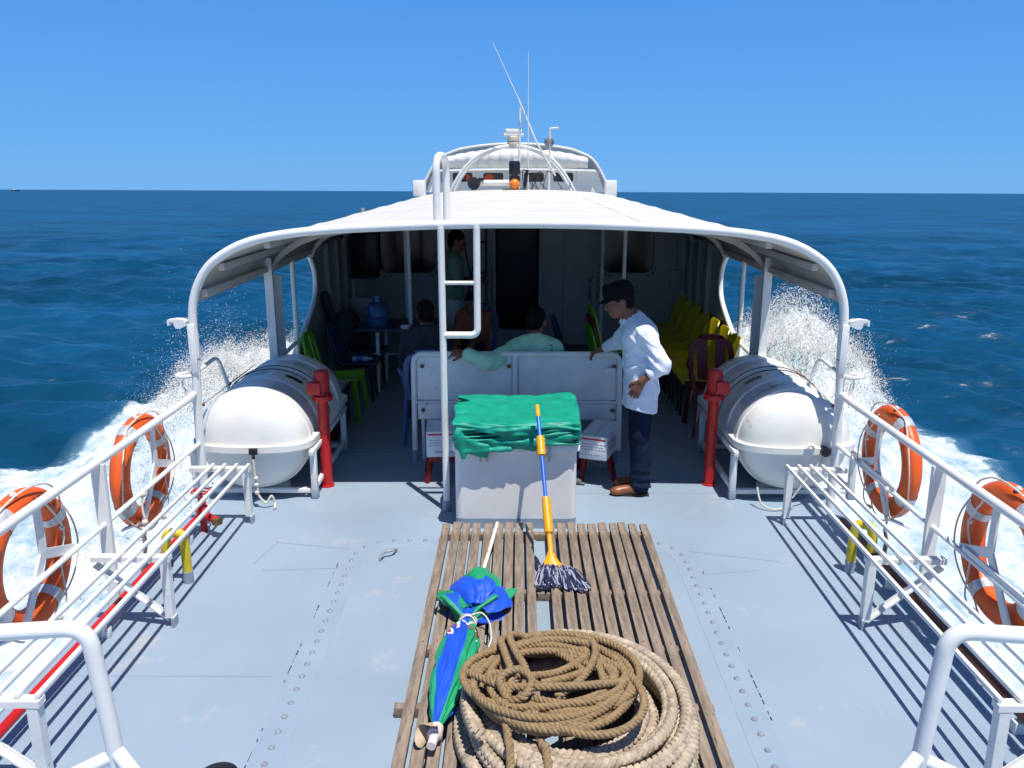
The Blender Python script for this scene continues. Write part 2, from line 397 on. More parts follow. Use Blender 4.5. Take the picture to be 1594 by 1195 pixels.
# ---------------------------------------------------------------- soft bodies: signed distance grid -> surface nets
class SDF:
    def __init__(s, lo, hi, h):
        s.lo = np.asarray(lo, float); s.h = h
        s.n = np.ceil((np.asarray(hi, float) - s.lo) / h).astype(int) + 1
        s.d = np.full(s.n, .08, np.float32)
    def region(s, lo, hi):
        a = np.clip(np.floor((lo - s.lo) / s.h).astype(int), 0, s.n); b = np.clip(np.ceil((hi - s.lo) / s.h).astype(int) + 1, 0, s.n)
        sl = tuple(slice(x, y) for x, y in zip(a, b))
        g = [s.lo[i] + s.h * np.arange(a[i], b[i], dtype=np.float32) for i in range(3)]
        return sl, np.meshgrid(*g, indexing='ij', sparse=True)
    def merge(s, sl, e, k, sub=False):
        d = s.d[sl]
        if d.size == 0: return
        if sub: d, e = -d, e
        if k > 0:
            h = np.clip(.5 + .5 * (e - d) / k, 0, 1)
            o = e + (d - e) * h - k * h * (1 - h)
        else: o = np.minimum(d, e)
        s.d[sl] = -o if sub else o
    def cap(s, a, b, r1, r2=None, k=.02, sub=False, flat=None):
        a = np.asarray(a, float); b = np.asarray(b, float); r2 = r1 if r2 is None else r2
        m = max(r1, r2) + k + .05
        sl, (x, y, z) = s.region(np.minimum(a, b) - m, np.maximum(a, b) + m)
        ab = b - a; L2 = max(float(ab @ ab), 1e-9)
        t = np.clip(((x - a[0]) * ab[0] + (y - a[1]) * ab[1] + (z - a[2]) * ab[2]) / L2, 0, 1)
        e = np.sqrt((x - a[0] - t * ab[0]) ** 2 + (y - a[1] - t * ab[1]) ** 2 + (z - a[2] - t * ab[2]) ** 2) - (r1 + (r2 - r1) * t)
        s.merge(sl, e.astype(np.float32), k, sub); return s
    def ell(s, c, rad, k=.02, rot=None, sub=False):
        c = np.asarray(c, float); rad = np.asarray(rad, float); m = rad.max() + k + .05
        sl, (x, y, z) = s.region(c - m, c + m)
        p = [x - c[0], y - c[1], z - c[2]]
        if rot is not None:
            from mathutils import Euler
            Rm = np.array(Euler(rot).to_matrix().transposed())
            p = [Rm[i, 0] * p[0] + Rm[i, 1] * p[1] + Rm[i, 2] * p[2] for i in range(3)]
        q = np.sqrt((p[0] / rad[0]) ** 2 + (p[1] / rad[1]) ** 2 + (p[2] / rad[2]) ** 2)
        q2 = np.sqrt((p[0] / rad[0] ** 2) ** 2 + (p[1] / rad[1] ** 2) ** 2 + (p[2] / rad[2] ** 2) ** 2)
        e = q * (q - 1) / np.maximum(q2, 1e-6)
        s.merge(sl, e.astype(np.float32), k, sub); return s
    def rbox(s, c, half, r=.01, k=.01, rot=None, sub=False, warp=None):
        c = np.asarray(c, float); half = np.asarray(half, float); m = np.linalg.norm(half) + k + .05
        sl, (x, y, z) = s.region(c - m, c + m)
        p = [x - c[0], y - c[1], z - c[2]]
        if rot is not None:
            from mathutils import Euler
            Rm = np.array(Euler(rot).to_matrix().transposed())
            p = [Rm[i, 0] * p[0] + Rm[i, 1] * p[1] + Rm[i, 2] * p[2] for i in range(3)]
        if warp is not None: p = warp(p)
        q = [np.abs(p[i]) - half[i] + r for i in range(3)]
        e = np.sqrt(sum(np.maximum(v, 0) ** 2 for v in q)) + np.minimum(np.maximum(np.maximum(q[0], q[1]), q[2]), 0) - r
        s.merge(sl, e.astype(np.float32), k, sub); return s
    def disp(s, fn):
        g = [s.lo[i] + s.h * np.arange(s.n[i], dtype=np.float32) for i in range(3)]
        x, y, z = np.meshgrid(*g, indexing='ij', sparse=True)
        s.d += fn(x, y, z).astype(np.float32); return s
    def cut(s, fn):
        """intersect with the half space fn<0"""
        g = [s.lo[i] + s.h * np.arange(s.n[i], dtype=np.float32) for i in range(3)]
        x, y, z = np.meshgrid(*g, indexing='ij', sparse=True)
        s.d = np.maximum(s.d, fn(x, y, z).astype(np.float32)); return s
    def mesh(s):
        d = s.d; nx, ny, nz = d.shape
        ins = d < 0
        c = np.zeros((nx - 1, ny - 1, nz - 1), np.int8)
        for i in (0, 1):
            for j in (0, 1):
                for k in (0, 1): c += ins[i:nx - 1 + i, j:ny - 1 + j, k:nz - 1 + k]
        act = (c > 0) & (c < 8)
        idx = np.full(act.shape, -1, np.int64); I = np.argwhere(act); idx[act] = np.arange(len(I))
        acc = np.zeros((len(I), 3)); cnt = np.zeros(len(I))
        corners = [(i, j, k) for i in (0, 1) for j in (0, 1) for k in (0, 1)]
        val = {q: d[I[:, 0] + q[0], I[:, 1] + q[1], I[:, 2] + q[2]] for q in corners}
        for a in corners:
            for ax in range(3):
                if a[ax]: continue
                b = list(a); b[ax] = 1; b = tuple(b)
                va, vb = val[a], val[b]; m = (va < 0) != (vb < 0)
                t = np.where(m, va / np.where(va == vb, 1, va - vb), 0)
                p = np.tile(np.array(a, float), (len(I), 1)); p[:, ax] += t
                acc[m] += p[m]; cnt[m] += 1
        vs = s.lo + s.h * (I + acc / np.maximum(cnt, 1)[:, None])
        F = []
        for ax in range(3):
            o = [i for i in range(3) if i != ax]
            sl0 = [slice(None)] * 3; sl1 = [slice(None)] * 3; sl0[ax] = slice(0, -1); sl1[ax] = slice(1, None)
            A, B = ins[tuple(sl0)], ins[tuple(sl1)]
            E = np.argwhere(A != B)
            ok = (E[:, o[0]] > 0) & (E[:, o[1]] > 0) & (E[:, o[0]] < d.shape[o[0]] - 1) & (E[:, o[1]] < d.shape[o[1]] - 1)
            E = E[ok]
            def at(da, db):
                q = E.copy(); q[:, o[0]] += da; q[:, o[1]] += db
                return idx[q[:, 0], q[:, 1], q[:, 2]]
            Q = np.stack([at(-1, -1), at(0, -1), at(0, 0), at(-1, 0)], 1)
            flip = A[E[:, 0], E[:, 1], E[:, 2]]
            if ax == 1: flip = ~flip
            Q[~flip] = Q[~flip][:, ::-1]
            F.append(Q)
        return vs, np.concatenate(F)
    def build(s, name, mat, parent=None):
        v, f = s.mesh(); f = f[(f >= 0).all(1)]
        return np_mesh(name, v, f, mat, parent)

def text_mesh(body, size):
    """lettering as flat triangles (verts, faces), centred on the origin"""
    cu = bpy.data.curves.new('lettering', 'FONT'); cu.body = body; cu.size = size
    cu.align_x = 'CENTER'; cu.align_y = 'CENTER'; cu.resolution_u = 3
    o = bpy.data.objects.new('lettering', cu); link(o)
    bpy.context.view_layer.update()
    me = o.to_mesh(); vs = [tuple(v.co) for v in me.vertices]; fs = [list(p.vertices) for p in me.polygons]
    o.to_mesh_clear(); bpy.data.objects.remove(o); bpy.data.curves.remove(cu)
    bm = bmesh.new(); bv = [bm.verts.new(v) for v in vs]
    for f in fs:
        try: bm.faces.new([bv[i] for i in f])
        except ValueError: pass
    bmesh.ops.triangulate(bm, faces=bm.faces[:])
    bmesh.ops.subdivide_edges(bm, edges=[e for e in bm.edges if e.calc_length() > size * .25], cuts=2)
    bm.verts.index_update()
    r = [tuple(v.co) for v in bm.verts], [[v.index for v in f.verts] for f in bm.faces]; bm.free(); return r
def wrap(verts, target, origin, xd, yd, off=.003):
    """lay flat points on the surface of a mesh object (its own coordinates)"""
    me = target.data
    t = BVHTree.FromPolygons([v.co.copy() for v in me.vertices], [list(p.vertices) for p in me.polygons])
    out = []; o = Vector(origin); xd = Vector(xd); yd = Vector(yd); n = xd.cross(yd).normalized()
    for x, y, z in verts:
        p = o + xd * x + yd * y
        hit = t.ray_cast(p + n * .3, -n)
        if hit[0] is None: hit = t.find_nearest(p)
        out.append(hit[0] + n * off)
    return out
def rnd_poly(n, w, h):
    return [(w * math.cos(2 * math.pi * i / n), h * math.sin(2 * math.pi * i / n)) for i in range(n)]
# ================================================================ SEA
SEA0 = -1.35
SX, SY = -0.0038, -math.tan(R(1.37))
def sea_z(x, y): return SEA0 + SX * x + SY * y
rng = np.random.default_rng(7)
_waves = []
for k in range(90):
    lam = 0.7 * (22 / .7) ** (k / 89.)
    th = rng.normal(R(82), R(30))
    amp = .0125 * lam ** .42 * (1 if lam < 5 else .45) * rng.uniform(.6, 1.3)
    _waves.append((2 * math.pi / lam * math.cos(th), 2 * math.pi / lam * math.sin(th), amp, rng.uniform(0, 6.28), lam))
def waves(x, y, cell):
    z = np.zeros_like(x)
    for kx, ky, a, ph, lam in _waves:
        f = np.clip(lam / np.maximum(cell, 1e-3) / 2.5 - .6, 0, 1)
        s = np.sin(kx * x + ky * y + ph)
        z += a * f * (s + .35 * np.abs(s))
    return z
def vnoise(x, y, seed=0):
    """smooth value noise on arrays"""
    xi = np.floor(x).astype(np.int64); yi = np.floor(y).astype(np.int64); fx = x - xi; fy = y - yi
    def h(a, b):
        n = (a * 374761393 + b * 668265263 + seed * 1442695041) & 0x7fffffff
        n = ((n ^ (n >> 13)) * 1274126177) & 0x7fffffff
        return ((n ^ (n >> 16)) & 0xffff) / 65535.
    u = fx * fx * (3 - 2 * fx); v = fy * fy * (3 - 2 * fy)
    return (h(xi, yi) * (1 - u) + h(xi + 1, yi) * u) * (1 - v) + (h(xi, yi + 1) * (1 - u) + h(xi + 1, yi + 1) * u) * v
def fbm(x, y, seed=0, o=5, g=.55):
    s = 0; a = 1; t = 0
    for i in range(o): s = s + a * vnoise(x * 2 ** i, y * 2 ** i, seed + i); t += a; a *= g
    return s / t
# outer edge of the white water beside the hull, measured out from the ship's side
def foam_edge(x, y):
    b = np.interp(y, [-40, -12, 0, 6, 8, 10.5, 13.5, 16, 20, 24, 30], [13, 7.6, 5.9, 5.2, 4.9, 4.5, 3.9, 3.0, 1.6, .5, 0])
    return b + np.where(x > 0, -.55 + .35 * np.exp(-((y - 12) / 3.) ** 2), -.25) + 1.5 * (fbm(x * .35, y * .35, 3) - .5)
def foam_amount(x, y):
    u = np.abs(x) - 2.3; b = foam_edge(x, y)
    f = np.clip((b - u) / 1.3, 0, 1) * np.clip((26 - y) / 4, 0, 1)
    n = fbm(x * .9, y * .55, 11)
    hs = foam_height(x, np.minimum(y, 40)); f2 = np.clip(hs * 1.6, 0, .75) * (u < 3.6)
    return f2 + np.clip(f * (1.35 - .55 * np.clip((n - .45) * 4, 0, 1) * np.clip((u - .8) / 2.5, .0, 1)), 0, 1.2)
def foam_height(x, y):
    """the bow wash heaped along the side, plus the turbulence of the white water"""
    u = np.maximum(np.abs(x) - 2.3, 0); 
    right = x > 0
    A = np.where(right, np.interp(y, [5.5, 6.8, 7.6, 8.4, 9.5, 11, 13, 16, 19], [.1, .35, 1.2, 2.0, 1.9, 1.45, .95, .4, 0]),
                        np.interp(y, [5.5, 6.8, 7.8, 8.8, 10, 11, 13, 16, 19], [.25, .7, 1.2, 1.6, 1.5, 1.2, .85, .4, 0]))
    w = np.where(right, 1.35, 1.6)
    u0 = .70
    prof = np.where(u < u0, .75 + .25 * u / u0, np.exp(-((u - u0) / w) ** 2))
    n = fbm(x * 1.3, y * 1.3, 21, 6, .62); n2 = fbm(x * 3.1 + 9, y * 3.1, 41, 5, .7)
    sk = np.interp(y, [4, 6.5, 9, 12, 15, 18], [.1, .35, .62, .62, .4, 0]) * np.exp(-(np.maximum(u - .8, 0) / 2.1) ** 2)
    return np.maximum(A * prof, sk) * (.62 + .45 * n + .32 * n2) + .28 * np.clip((foam_edge(x, y) - u) / 1.0, 0, 1) * (n - .4)

def sea_mesh():
    rs = [2.0]
    while rs[-1] < 45000:
        d = rs[-1]; rs.append(d + max(.035, min(d * d / 3700. * .85, d * .14)))
    rs = np.array(rs)
    a = np.concatenate([np.linspace(-50, 50, 880), np.linspace(50, 310, 152)[1:-1]])
    a = np.radians(a)
    Rr, A = np.meshgrid(rs, a, indexing='ij')
    x = Rr * np.sin(A); y = Rr * np.cos(A)
    cell = np.maximum(np.gradient(rs)[:, None] * np.ones_like(A), Rr * np.gradient(a)[None, :])
    fa = foam_amount(x, y)
    z = sea_z(x, y) + waves(x, y, cell) * (1 - .4 * np.clip(fa, 0, 1))
    near = Rr < 60
    z = z + np.where(near & (np.abs(y) < 40), 1.0 * foam_height(x, np.minimum(y, 40)), 0)
    inside = (np.abs(x) < 2.25) & (y > -4) & (y < 20)
    z = np.where(inside, sea_z(x, y) - .3, z)
    nr, na = Rr.shape
    v = np.stack([x, y, z], -1).reshape(-1, 3)
    i, j = np.meshgrid(np.arange(nr - 1), np.arange(na), indexing='ij'); j2 = (j + 1) % na
    f = np.stack([i * na + j, (i + 1) * na + j, (i + 1) * na + j2, i * na + j2], -1).reshape(-1, 4)
    f = f[:, ::-1]
    return v, f, fa.ravel()
def sea_material():
    m = bpy.data.materials.new('sea_water'); m.use_nodes = True
    nt = m.node_tree; N = nt.nodes; L = nt.links
    b = N['Principled BSDF']; out = N['Material Output']
    b.inputs['Base Color'].default_value = (.004, .050, .125, 1)
    b.inputs['Roughness'].default_value = .34; b.inputs['IOR'].default_value = 1.333
    b.inputs['Specular IOR Level'].default_value = .24
    geo = N.new('ShaderNodeNewGeometry')
    def noise(scale, det, vec=None, rough=.55):
        n = N.new('ShaderNodeTexNoise'); n.inputs['Scale'].default_value = scale; n.inputs['Detail'].default_value = det; n.inputs['Roughness'].default_value = rough
        L.new(vec or geo.outputs['Position'], n.inputs['Vector']); return n
    mp = N.new('ShaderNodeMapping'); mp.inputs['Scale'].default_value = (.55, 1, 1); mp.inputs['Rotation'].default_value = (0, 0, .25)
    L.new(geo.outputs['Position'], mp.inputs['Vector'])
    n1 = noise(2.2, 3, mp.outputs['Vector']); n2 = noise(.32, 4, mp.outputs['Vector'])
    bp1 = N.new('ShaderNodeBump'); bp1.inputs['Strength'].default_value = 1; bp1.inputs['Distance'].default_value = .11
    bp2 = N.new('ShaderNodeBump'); bp2.inputs['Strength'].default_value = 1; bp2.inputs['Distance'].default_value = .30
    L.new(n1.outputs['Fac'], bp1.inputs['Height']); L.new(n2.outputs['Fac'], bp2.inputs['Height'])
    L.new(bp2.outputs['Normal'], bp1.inputs['Normal']); L.new(bp1.outputs['Normal'], b.inputs['Normal'])
    # base colour varied by noise: darker green-blue patches between brighter ones
    n3 = noise(.16, 9, mp.outputs['Vector'], .68)
    n5 = noise(.045, 6, mp.outputs['Vector'], .62)
    bp3 = N.new('ShaderNodeBump'); bp3.inputs['Strength'].default_value = 1; bp3.inputs['Distance'].default_value = 1.6; L.new(n5.outputs['Fac'], bp3.inputs['Height']); L.new(bp3.outputs['Normal'], bp2.inputs['Normal'])
    n3m = N.new('ShaderNodeMapRange'); n3m.inputs['From Min'].default_value = .36; n3m.inputs['From Max'].default_value = .64; L.new(n3.outputs['Fac'], n3m.inputs['Value'])
    cr = N.new('ShaderNodeMix'); cr.data_type = 'RGBA'
    cr.inputs['A'].default_value = (.0018, .034, .070, 1); cr.inputs['B'].default_value = (.005, .070, .162, 1)
    L.new(n3m.outputs['Result'], cr.inputs['Factor']); 
    at = N.new('ShaderNodeAttribute'); at.attribute_name = 'foam'
    # milky turquoise where bubbles lie under the surface
    aer = N.new('ShaderNodeMix'); aer.data_type = 'RGBA'; aer.inputs['B'].default_value = (.22, .42, .55, 1)
    am = N.new('ShaderNodeMapRange'); am.inputs['From Min'].default_value = .25; am.inputs['From Max'].default_value = 1.1; am.inputs['To Max'].default_value = .75
    L.new(at.outputs['Fac'], am.inputs['Value']); L.new(am.outputs['Result'], aer.inputs['Factor'])
    L.new(cr.outputs['Result'], aer.inputs['A']); L.new(aer.outputs['Result'], b.inputs['Base Color'])
    # foam: lacy at the edge, closed in the middle
    fd = N.new('ShaderNodeBsdfPrincipled'); fcol = N.new('ShaderNodeMix'); fcol.data_type = 'RGBA'; fcol.inputs['A'].default_value = (.20, .345, .43, 1); fcol.inputs['B'].default_value = (.60, .64, .665, 1); L.new(fcol.outputs['Result'], fd.inputs['Base Color']); fd.inputs['Roughness'].default_value = .75
    fd.inputs['Specular IOR Level'].default_value = .2
    f1 = noise(1.7, 9, None, .68); f2 = noise(9, 6, None, .6)
    ad = N.new('ShaderNodeMath'); ad.operation = 'MULTIPLY_ADD'; ad.inputs[1].default_value = .35
    L.new(f2.outputs['Fac'], ad.inputs[0]); L.new(f1.outputs['Fac'], ad.inputs[2])
    thr = N.new('ShaderNodeMath'); thr.operation = 'MULTIPLY_ADD'; thr.inputs[1].default_value = .78; thr.inputs[2].default_value = -1.12
    L.new(at.outputs['Fac'], thr.inputs[0])
    su = N.new('ShaderNodeMath'); su.operation = 'ADD'; L.new(ad.outputs[0], su.inputs[0]); L.new(thr.outputs[0], su.inputs[1])
    ms = N.new('ShaderNodeMapRange'); ms.inputs['From Min'].default_value = -.06; ms.inputs['From Max'].default_value = .16
    L.new(su.outputs[0], ms.inputs['Value'])
    fm = N.new('ShaderNodeMapRange'); fm.inputs['From Min'].default_value = .50; fm.inputs['From Max'].default_value = .76; L.new(ad.outputs[0], fm.inputs['Value']); L.new(fm.outputs['Result'], fcol.inputs['Factor'])
    fb = N.new('ShaderNodeBump'); fb.inputs['Distance'].default_value = .10; fb.inputs['Strength'].default_value = 1
    L.new(ad.outputs[0], fb.inputs['Height']); nm = N.new('ShaderNodeVectorMath'); nm.operation = 'MULTIPLY_ADD'; nm.inputs[1].default_value = (.35, .35, .35); nm.inputs[2].default_value = (.02, -.10, .65); L.new(fb.outputs['Normal'], nm.inputs[0]); nz = N.new('ShaderNodeVectorMath'); nz.operation = 'NORMALIZE'; L.new(nm.outputs['Vector'], nz.inputs[0]); L.new(nz.outputs['Vector'], fd.inputs['Normal'])
    on = N.new('ShaderNodeMath'); on.operation = 'MULTIPLY'; on.use_clamp = True; on.inputs[1].default_value = 6; L.new(at.outputs['Fac'], on.inputs[0])
    mm = N.new('ShaderNodeMath'); mm.operation = 'MULTIPLY'; L.new(ms.outputs['Result'], mm.inputs[0]); L.new(on.outputs[0], mm.inputs[1])
    mix = N.new('ShaderNodeMixShader'); L.new(mm.outputs[0], mix.inputs['Fac'])
    L.new(b.outputs['BSDF'], mix.inputs[1]); L.new(fd.outputs['BSDF'], mix.inputs[2]); L.new(mix.outputs[0], out.inputs['Surface'])
    return m
_v, _f, _fa = sea_mesh()
sea = np_mesh('sea', _v, _f, sea_material())
_at = sea.data.attributes.new('foam', 'FLOAT', 'POINT'); _at.data.foreach_set('value', _fa.astype(np.float32))
tag(sea, kind='structure')

# spray: clouds of droplets thrown up by the bow wash
def _spray_mat():
    m = bpy.data.materials.new('spray_droplets'); m.use_nodes = True; nt = m.node_tree; nt.nodes.clear()
    o = nt.nodes.new('ShaderNodeOutputMaterial'); d = nt.nodes.new('ShaderNodeBsdfDiffuse'); t = nt.nodes.new('ShaderNodeBsdfTranslucent'); a = nt.nodes.new('ShaderNodeMixShader')
    nv = nt.nodes.new('ShaderNodeCombineXYZ'); nv.inputs['Y'].default_value = -.2; nv.inputs['Z'].default_value = .98; nt.links.new(nv.outputs[0], d.inputs['Normal']); d.inputs['Color'].default_value = (.85, .88, .90, 1); t.inputs['Color'].default_value = (.95, .96, .98, 1); a.inputs['Fac'].default_value = .2
    nt.links.new(d.outputs[0], a.inputs[1]); nt.links.new(t.outputs[0], a.inputs[2]); tr = nt.nodes.new('ShaderNodeBsdfTransparent'); tm = nt.nodes.new('ShaderNodeMixShader'); tm.inputs['Fac'].default_value = .55; nt.links.new(a.outputs[0], tm.inputs[1]); nt.links.new(tr.outputs[0], tm.inputs[2]); nt.links.new(tm.outputs[0], o.inputs['Surface']); return m
spraym = _spray_mat()
def spray(n, side, seed, label):
    g = np.random.default_rng(seed)
    y = np.concatenate([g.uniform(6.6, 15, n * 2), g.normal(9.0, 1.0, n * 2)]); m = len(y)
    u = np.abs(g.normal(.62, 1.15, m)) + .05
    x = side * (2.3 + u)
    h = foam_height(x, y)
    # a dense fuzz over the heap, thinning to torn clumps of single drops above it
    up = np.where(g.random(m) < .62, g.uniform(-.12, .34, m) * h, g.exponential(.13, m) * np.clip(h, .2, 1.1) * (.3 + 2.0 * np.clip(fbm(x * 1.6 + 30, y * 1.6, 5) - .30, 0, 1)) + .1 * h)
    z = sea_z(x, y) + .97 * h + up
    keep = (np.abs(x) > 2.42) & (h > .12)
    x, y, z, up, h = x[keep], y[keep], z[keep], up[keep], h[keep]
    r = g.uniform(.0016, .0052, len(x)) * np.where(up > .30 * h, .75, 1.15) * np.where(g.random(len(x)) < .03, 1.8, 1)
    o = np.array([(1, 1, 1), (-1, -1, 1), (-1, 1, -1), (1, -1, -1)], float)
    fc = np.array([(0, 1, 2), (0, 3, 1), (0, 2, 3), (1, 3, 2)])
    P = np.stack([x, y, z], -1)[:, None] + o[None] * (r[:, None, None] * g.uniform(.5, 1.3, (len(x), 4, 3)))
    F = (np.arange(len(x))[:, None, None] * 4 + fc[None]).reshape(-1, 3)
    ob = np_mesh('spray', P.reshape(-1, 3), F, spraym)
    tag(ob, label, 'sea spray', None, 'stuff')
spray(95000, 1, 3, 'white spray bursting up outside the right side of the boat, the taller plume')
spray(95000, -1, 4, 'white spray sloping down outside the left side of the boat, the lower plume')

# far boat on the horizon
fb = thing('fishing_boat', 'tiny distant boat on the sea horizon at the far left', 'boat', (-1265, 2150, sea_z(-1265, 2150)))
b = MB(); b.prism([(-9, .0), (9, 0), (11, 2.2), (-10, 2.0)], -2, 2, 'y'); b.build('hull', blackp, fb)
b = MB(); b.box((-3, 0, 3.6), (6, 3, 3.2), .3); b.build('cabin', white2, fb)

# ================================================================ DECK AND HULL
def rrect(x0, x1, y0, y1, r, n=6):
    pts = []
    for cx, cy, a0 in ((x1 - r, y1 - r, 0), (x0 + r, y1 - r, 90), (x0 + r, y0 + r, 180), (x1 - r, y0 + r, 270)):
        for k in range(n + 1):
            a = R(a0 + 90 * k / n); pts.append((cx + r * math.cos(a), cy + r * math.sin(a)))
    return pts
b = MB()
b.prism([(-2.36, -3.2), (2.36, -3.2), (2.36, 11.0), (-2.36, 11.0)], -.08, 0)
tag(b.build('deck', deckm), kind='structure')
# hull below the deck
b = MB()
def hull_sec(y):
    w = np.interp(y, [-3.2, 11, 16, 21, 25, 28], [2.34, 2.34, 2.3, 1.9, 1.0, .06])
    lo = sea_z(0, y) - .6
    return [(-w * .9, y, lo), (-w, y, lo + .7), (-w, y, -.085), (w, y, -.085), (w, y, lo + .7), (w * .9, y, lo)]
ys = np.linspace(-3.2, 28, 30)
b.grid(np.array([hull_sec(y) for y in ys]))
b.add([hull_sec(-3.2)[i] for i in range(6)], [[5, 4, 3, 2, 1, 0]], smooth=False)
h = b.build('hull', white2, ang=30)
tag(h, 'white painted steel hull of the ferry below its deck edge', 'hull')
# bolted hatch strip on the deck: an arch of plate with bolt heads along it
ht = thing('hatch_cover', 'bolted hatch outline with studs set into the blue-grey deck', 'hatch')
cl = fillet([(-1.05, 1.2, 0), (-1.05, 5.14, 0), (1.07, 5.14, 0), (1.07, 1.2, 0)], .30, 12)
def resample(path, step):
    P = np.array(path); s = np.concatenate([[0], np.cumsum(np.linalg.norm(np.diff(P, axis=0), axis=1))])
    t = np.arange(0, s[-1], step); return np.stack([np.interp(t, s, P[:, i]) for i in range(3)], -1)
C_ = resample(cl, .04); P_, T_, U_, W_ = frames(list(C_))
b = MB()
edge = []
prof = [(-.072, .0005), (-.069, .004), (.069, .004), (.072, .0005)]
b.grid(np.array([[p + u * a + np.array([0, 0, z]) for a, z in prof] for p, u in zip(P_, np.cross(T_, (0, 0, 1.)))]))
b.build('strip', seam, ht)
# inner plate, one paint coat proud of the deck
inner = [(p - u * .0735)[:2] for p, u in zip(P_, np.cross(T_, (0, 0, 1.)))]
b = MB(); b.prism(inner, .0002, .0025); b.build('plate', deckm, ht)
g = random.Random(2)
S_ = resample(cl, .104)
for p in S_[2:]:
    b = MB(); b.lathe([(.015, .004), (.0155, .007), (.011, .0125), (.004, .0145)], n=10, c=(p[0], p[1], 0)); b.build('bolt', steel, ht)
b = MB()
for i in range(3, len(P_) - 3):
    u = np.cross(T_[i], (0, 0, 1.)); pr = (.85 if math.sin(P_[i][1] * 9 + (2 if P_[i][0] > 0 else 0)) + .6 * math.sin(P_[i][1] * 23) > -.1 else .12) if P_[i][1] < 4.3 else (.30 if P_[i][1] < 4.8 else .04)
    if g.random() < pr:
        q = P_[i] + u * .078 * (1 if True else -1)
        if np.dot(u, (P_[i][0], 0, 0)) < 0: q = P_[i] - u * .078
        b.bar(q - T_[i] * g.uniform(.006, .026), q + T_[i] * g.uniform(.006, .026), g.uniform(.0015, .007), .003)
b.build('cracked_sealant', darkseal, ht)
# weld seams of the deck plating
b = MB()
for x0, y0, x1, y1 in ((-1.6, 5.12, -1.1, 5.02), (-1.58, 4.72, -1.12, 4.75), (-1.6, 5.12, -1.66, 4.80), (1.12, 5.0, 1.66, 4.86), (1.14, 4.68, 1.5, 4.74), (-2.1, 6.9, 2.1, 6.9), (.33, 6.0, 1.9, 6.02), (-2.2, 3.6, -1.2, 3.6)):
    b.bar((x0, y0, .001), (x1, y1, .001), .012, .003)
d = b.build('deck_seams', seam); tag(d, kind='structure')
# lashing handle welded on the deck
hd = thing('lashing_eye', 'small bent metal lashing handle on the deck left of the slatted grating', 'handle', (-.83, 4.88, 0))
b = MB(); b.tube(fillet([(-.035, -.055, .0), (-.035, -.055, .035), (-.02, .01, .042), (.035, .035, .04), (.05, .075, .035), (.05, .075, 0)], .02), .008, 8); b.build('bent_bar', steel, hd)
for q in ((-.035, -.055, 0), (.05, .075, 0)):
    b = MB(); b.lathe([(.022, 0), (.020, .006), (.008, .009)], c=q, n=12); b.build('base', seam, hd)
# mooring bollard at the lower edge of the view
bo = thing('mooring_bollard', 'black round mooring bollard at the bottom edge of the deck', 'bollard', (-1.17, 2.775, 0))
b = MB(); b.lathe([(.075, 0), (.07, .02), (.055, .03), (.055, .08), (.075, .095), (.078, .11), (.06, .12), (.01, .122)], n=24); b.build('post', blackp, bo)

# fire main along the left deck edge
fp = thing('fire_pipe', 'bright red fire main pipe running along the left deck edge under the bench', 'pipe')
b = MB(); b.tube([(-2.2, 1.2, .085), (-2.2, 5.35, .085)], .023, 14); b.build('pipe', redp, fp)
for y in (1.6, 2.75, 3.95, 5.1):
    b = MB(); b.box((-2.2, y, .028), (.09, .04, .055), .004); b.build('clamp', white2, fp)
fp2 = thing('drain_pipe', 'pipe with shade in its dark brown colour running along the right deck edge under the bench', 'pipe')
b = MB(); b.tube([(2.22, 1.2, .085), (2.22, 5.3, .085)], .026, 14); b.build('pipe', M('pipe_shade_brown', (.08, .028, .02), .45, var=.2), fp2)  # shadowed side of the pipe put into its dark brown colour
for y in (1.9, 3.2, 4.5):
    b = MB(); b.box((2.22, y, .03), (.08, .04, .059), .004); b.build('clamp', white2, fp2)
# hose valve under the left bench
hv = thing('fire_valve', 'red fire hydrant valve with a round handwheel under the left bench', 'valve', (-2.15, 5.30, 0)); hv.scale = (.8, .8, .8)
b = MB(); b.lathe([(.03, .0), (.03, .12), (.055, .13), (.06, .2), (.035, .24), (.03, .30), (.012, .31), (.012, .36)], n=16); b.tube([(-.02, 0, .17), (.16, -.12, .14)], .034, 12); b.build('valve_body', redp, hv)
b = MB(); b.tube([(.075 * math.cos(t), .075 * math.sin(t), .36) for t in np.linspace(0, 6.28, 24, endpoint=False)], .008, 8, closed=True); b.tube([(-.07, 0, .36), (.07, 0, .36)], .006, 6); b.tube([(0, -.07, .36), (0, .07, .36)], .006, 6); b.build('handwheel', redp, hv)
b = MB(); b.lathe([(.043, 0), (.045, .03), (.04, .05)], c=(.165, -.125, .12), n=14); b.build('hose_cap', M('dull_brass', (.25, .15, .06), .4, metal=.7), hv)

# yellow gooseneck air pipes
def gooseneck(loc, rz, label):
    t = thing('air_vent_pipe', label, 'vent pipe', loc, rz, 'yellow gooseneck air pipes')
    path = fillet([(0, 0, .07), (0, 0, .24), (.015, 0, .325), (.095, 0, .325), (.11, 0, .25), (.11, 0, .14)], .08, 6)
    b = MB(); b.tube(path, .028, 14); b.build('bent_pipe', yelp, t)
    b = MB(); b.lathe([(.03, 0), (.031, .075)], n=16); b.build('foot', greyfoot, t)
    b = MB(); b.lathe([(.033, -.02), (.034, .03)], c=(.11, 0, .13), n=14); b.tube([(.11, 0, .12), (.115, .005, .07), (.10, .0, .02)], .006, 6); b.ball((.105, 0, .09), .018, 6); b.build('flap_cord', blackr, t)
gooseneck((-1.975, 4.56, 0), R(188), 'yellow gooseneck air pipe with grey foot at the left bench')
gooseneck((2.05, 4.72, 0), R(-25), 'yellow gooseneck air pipe half hidden behind the right bench')

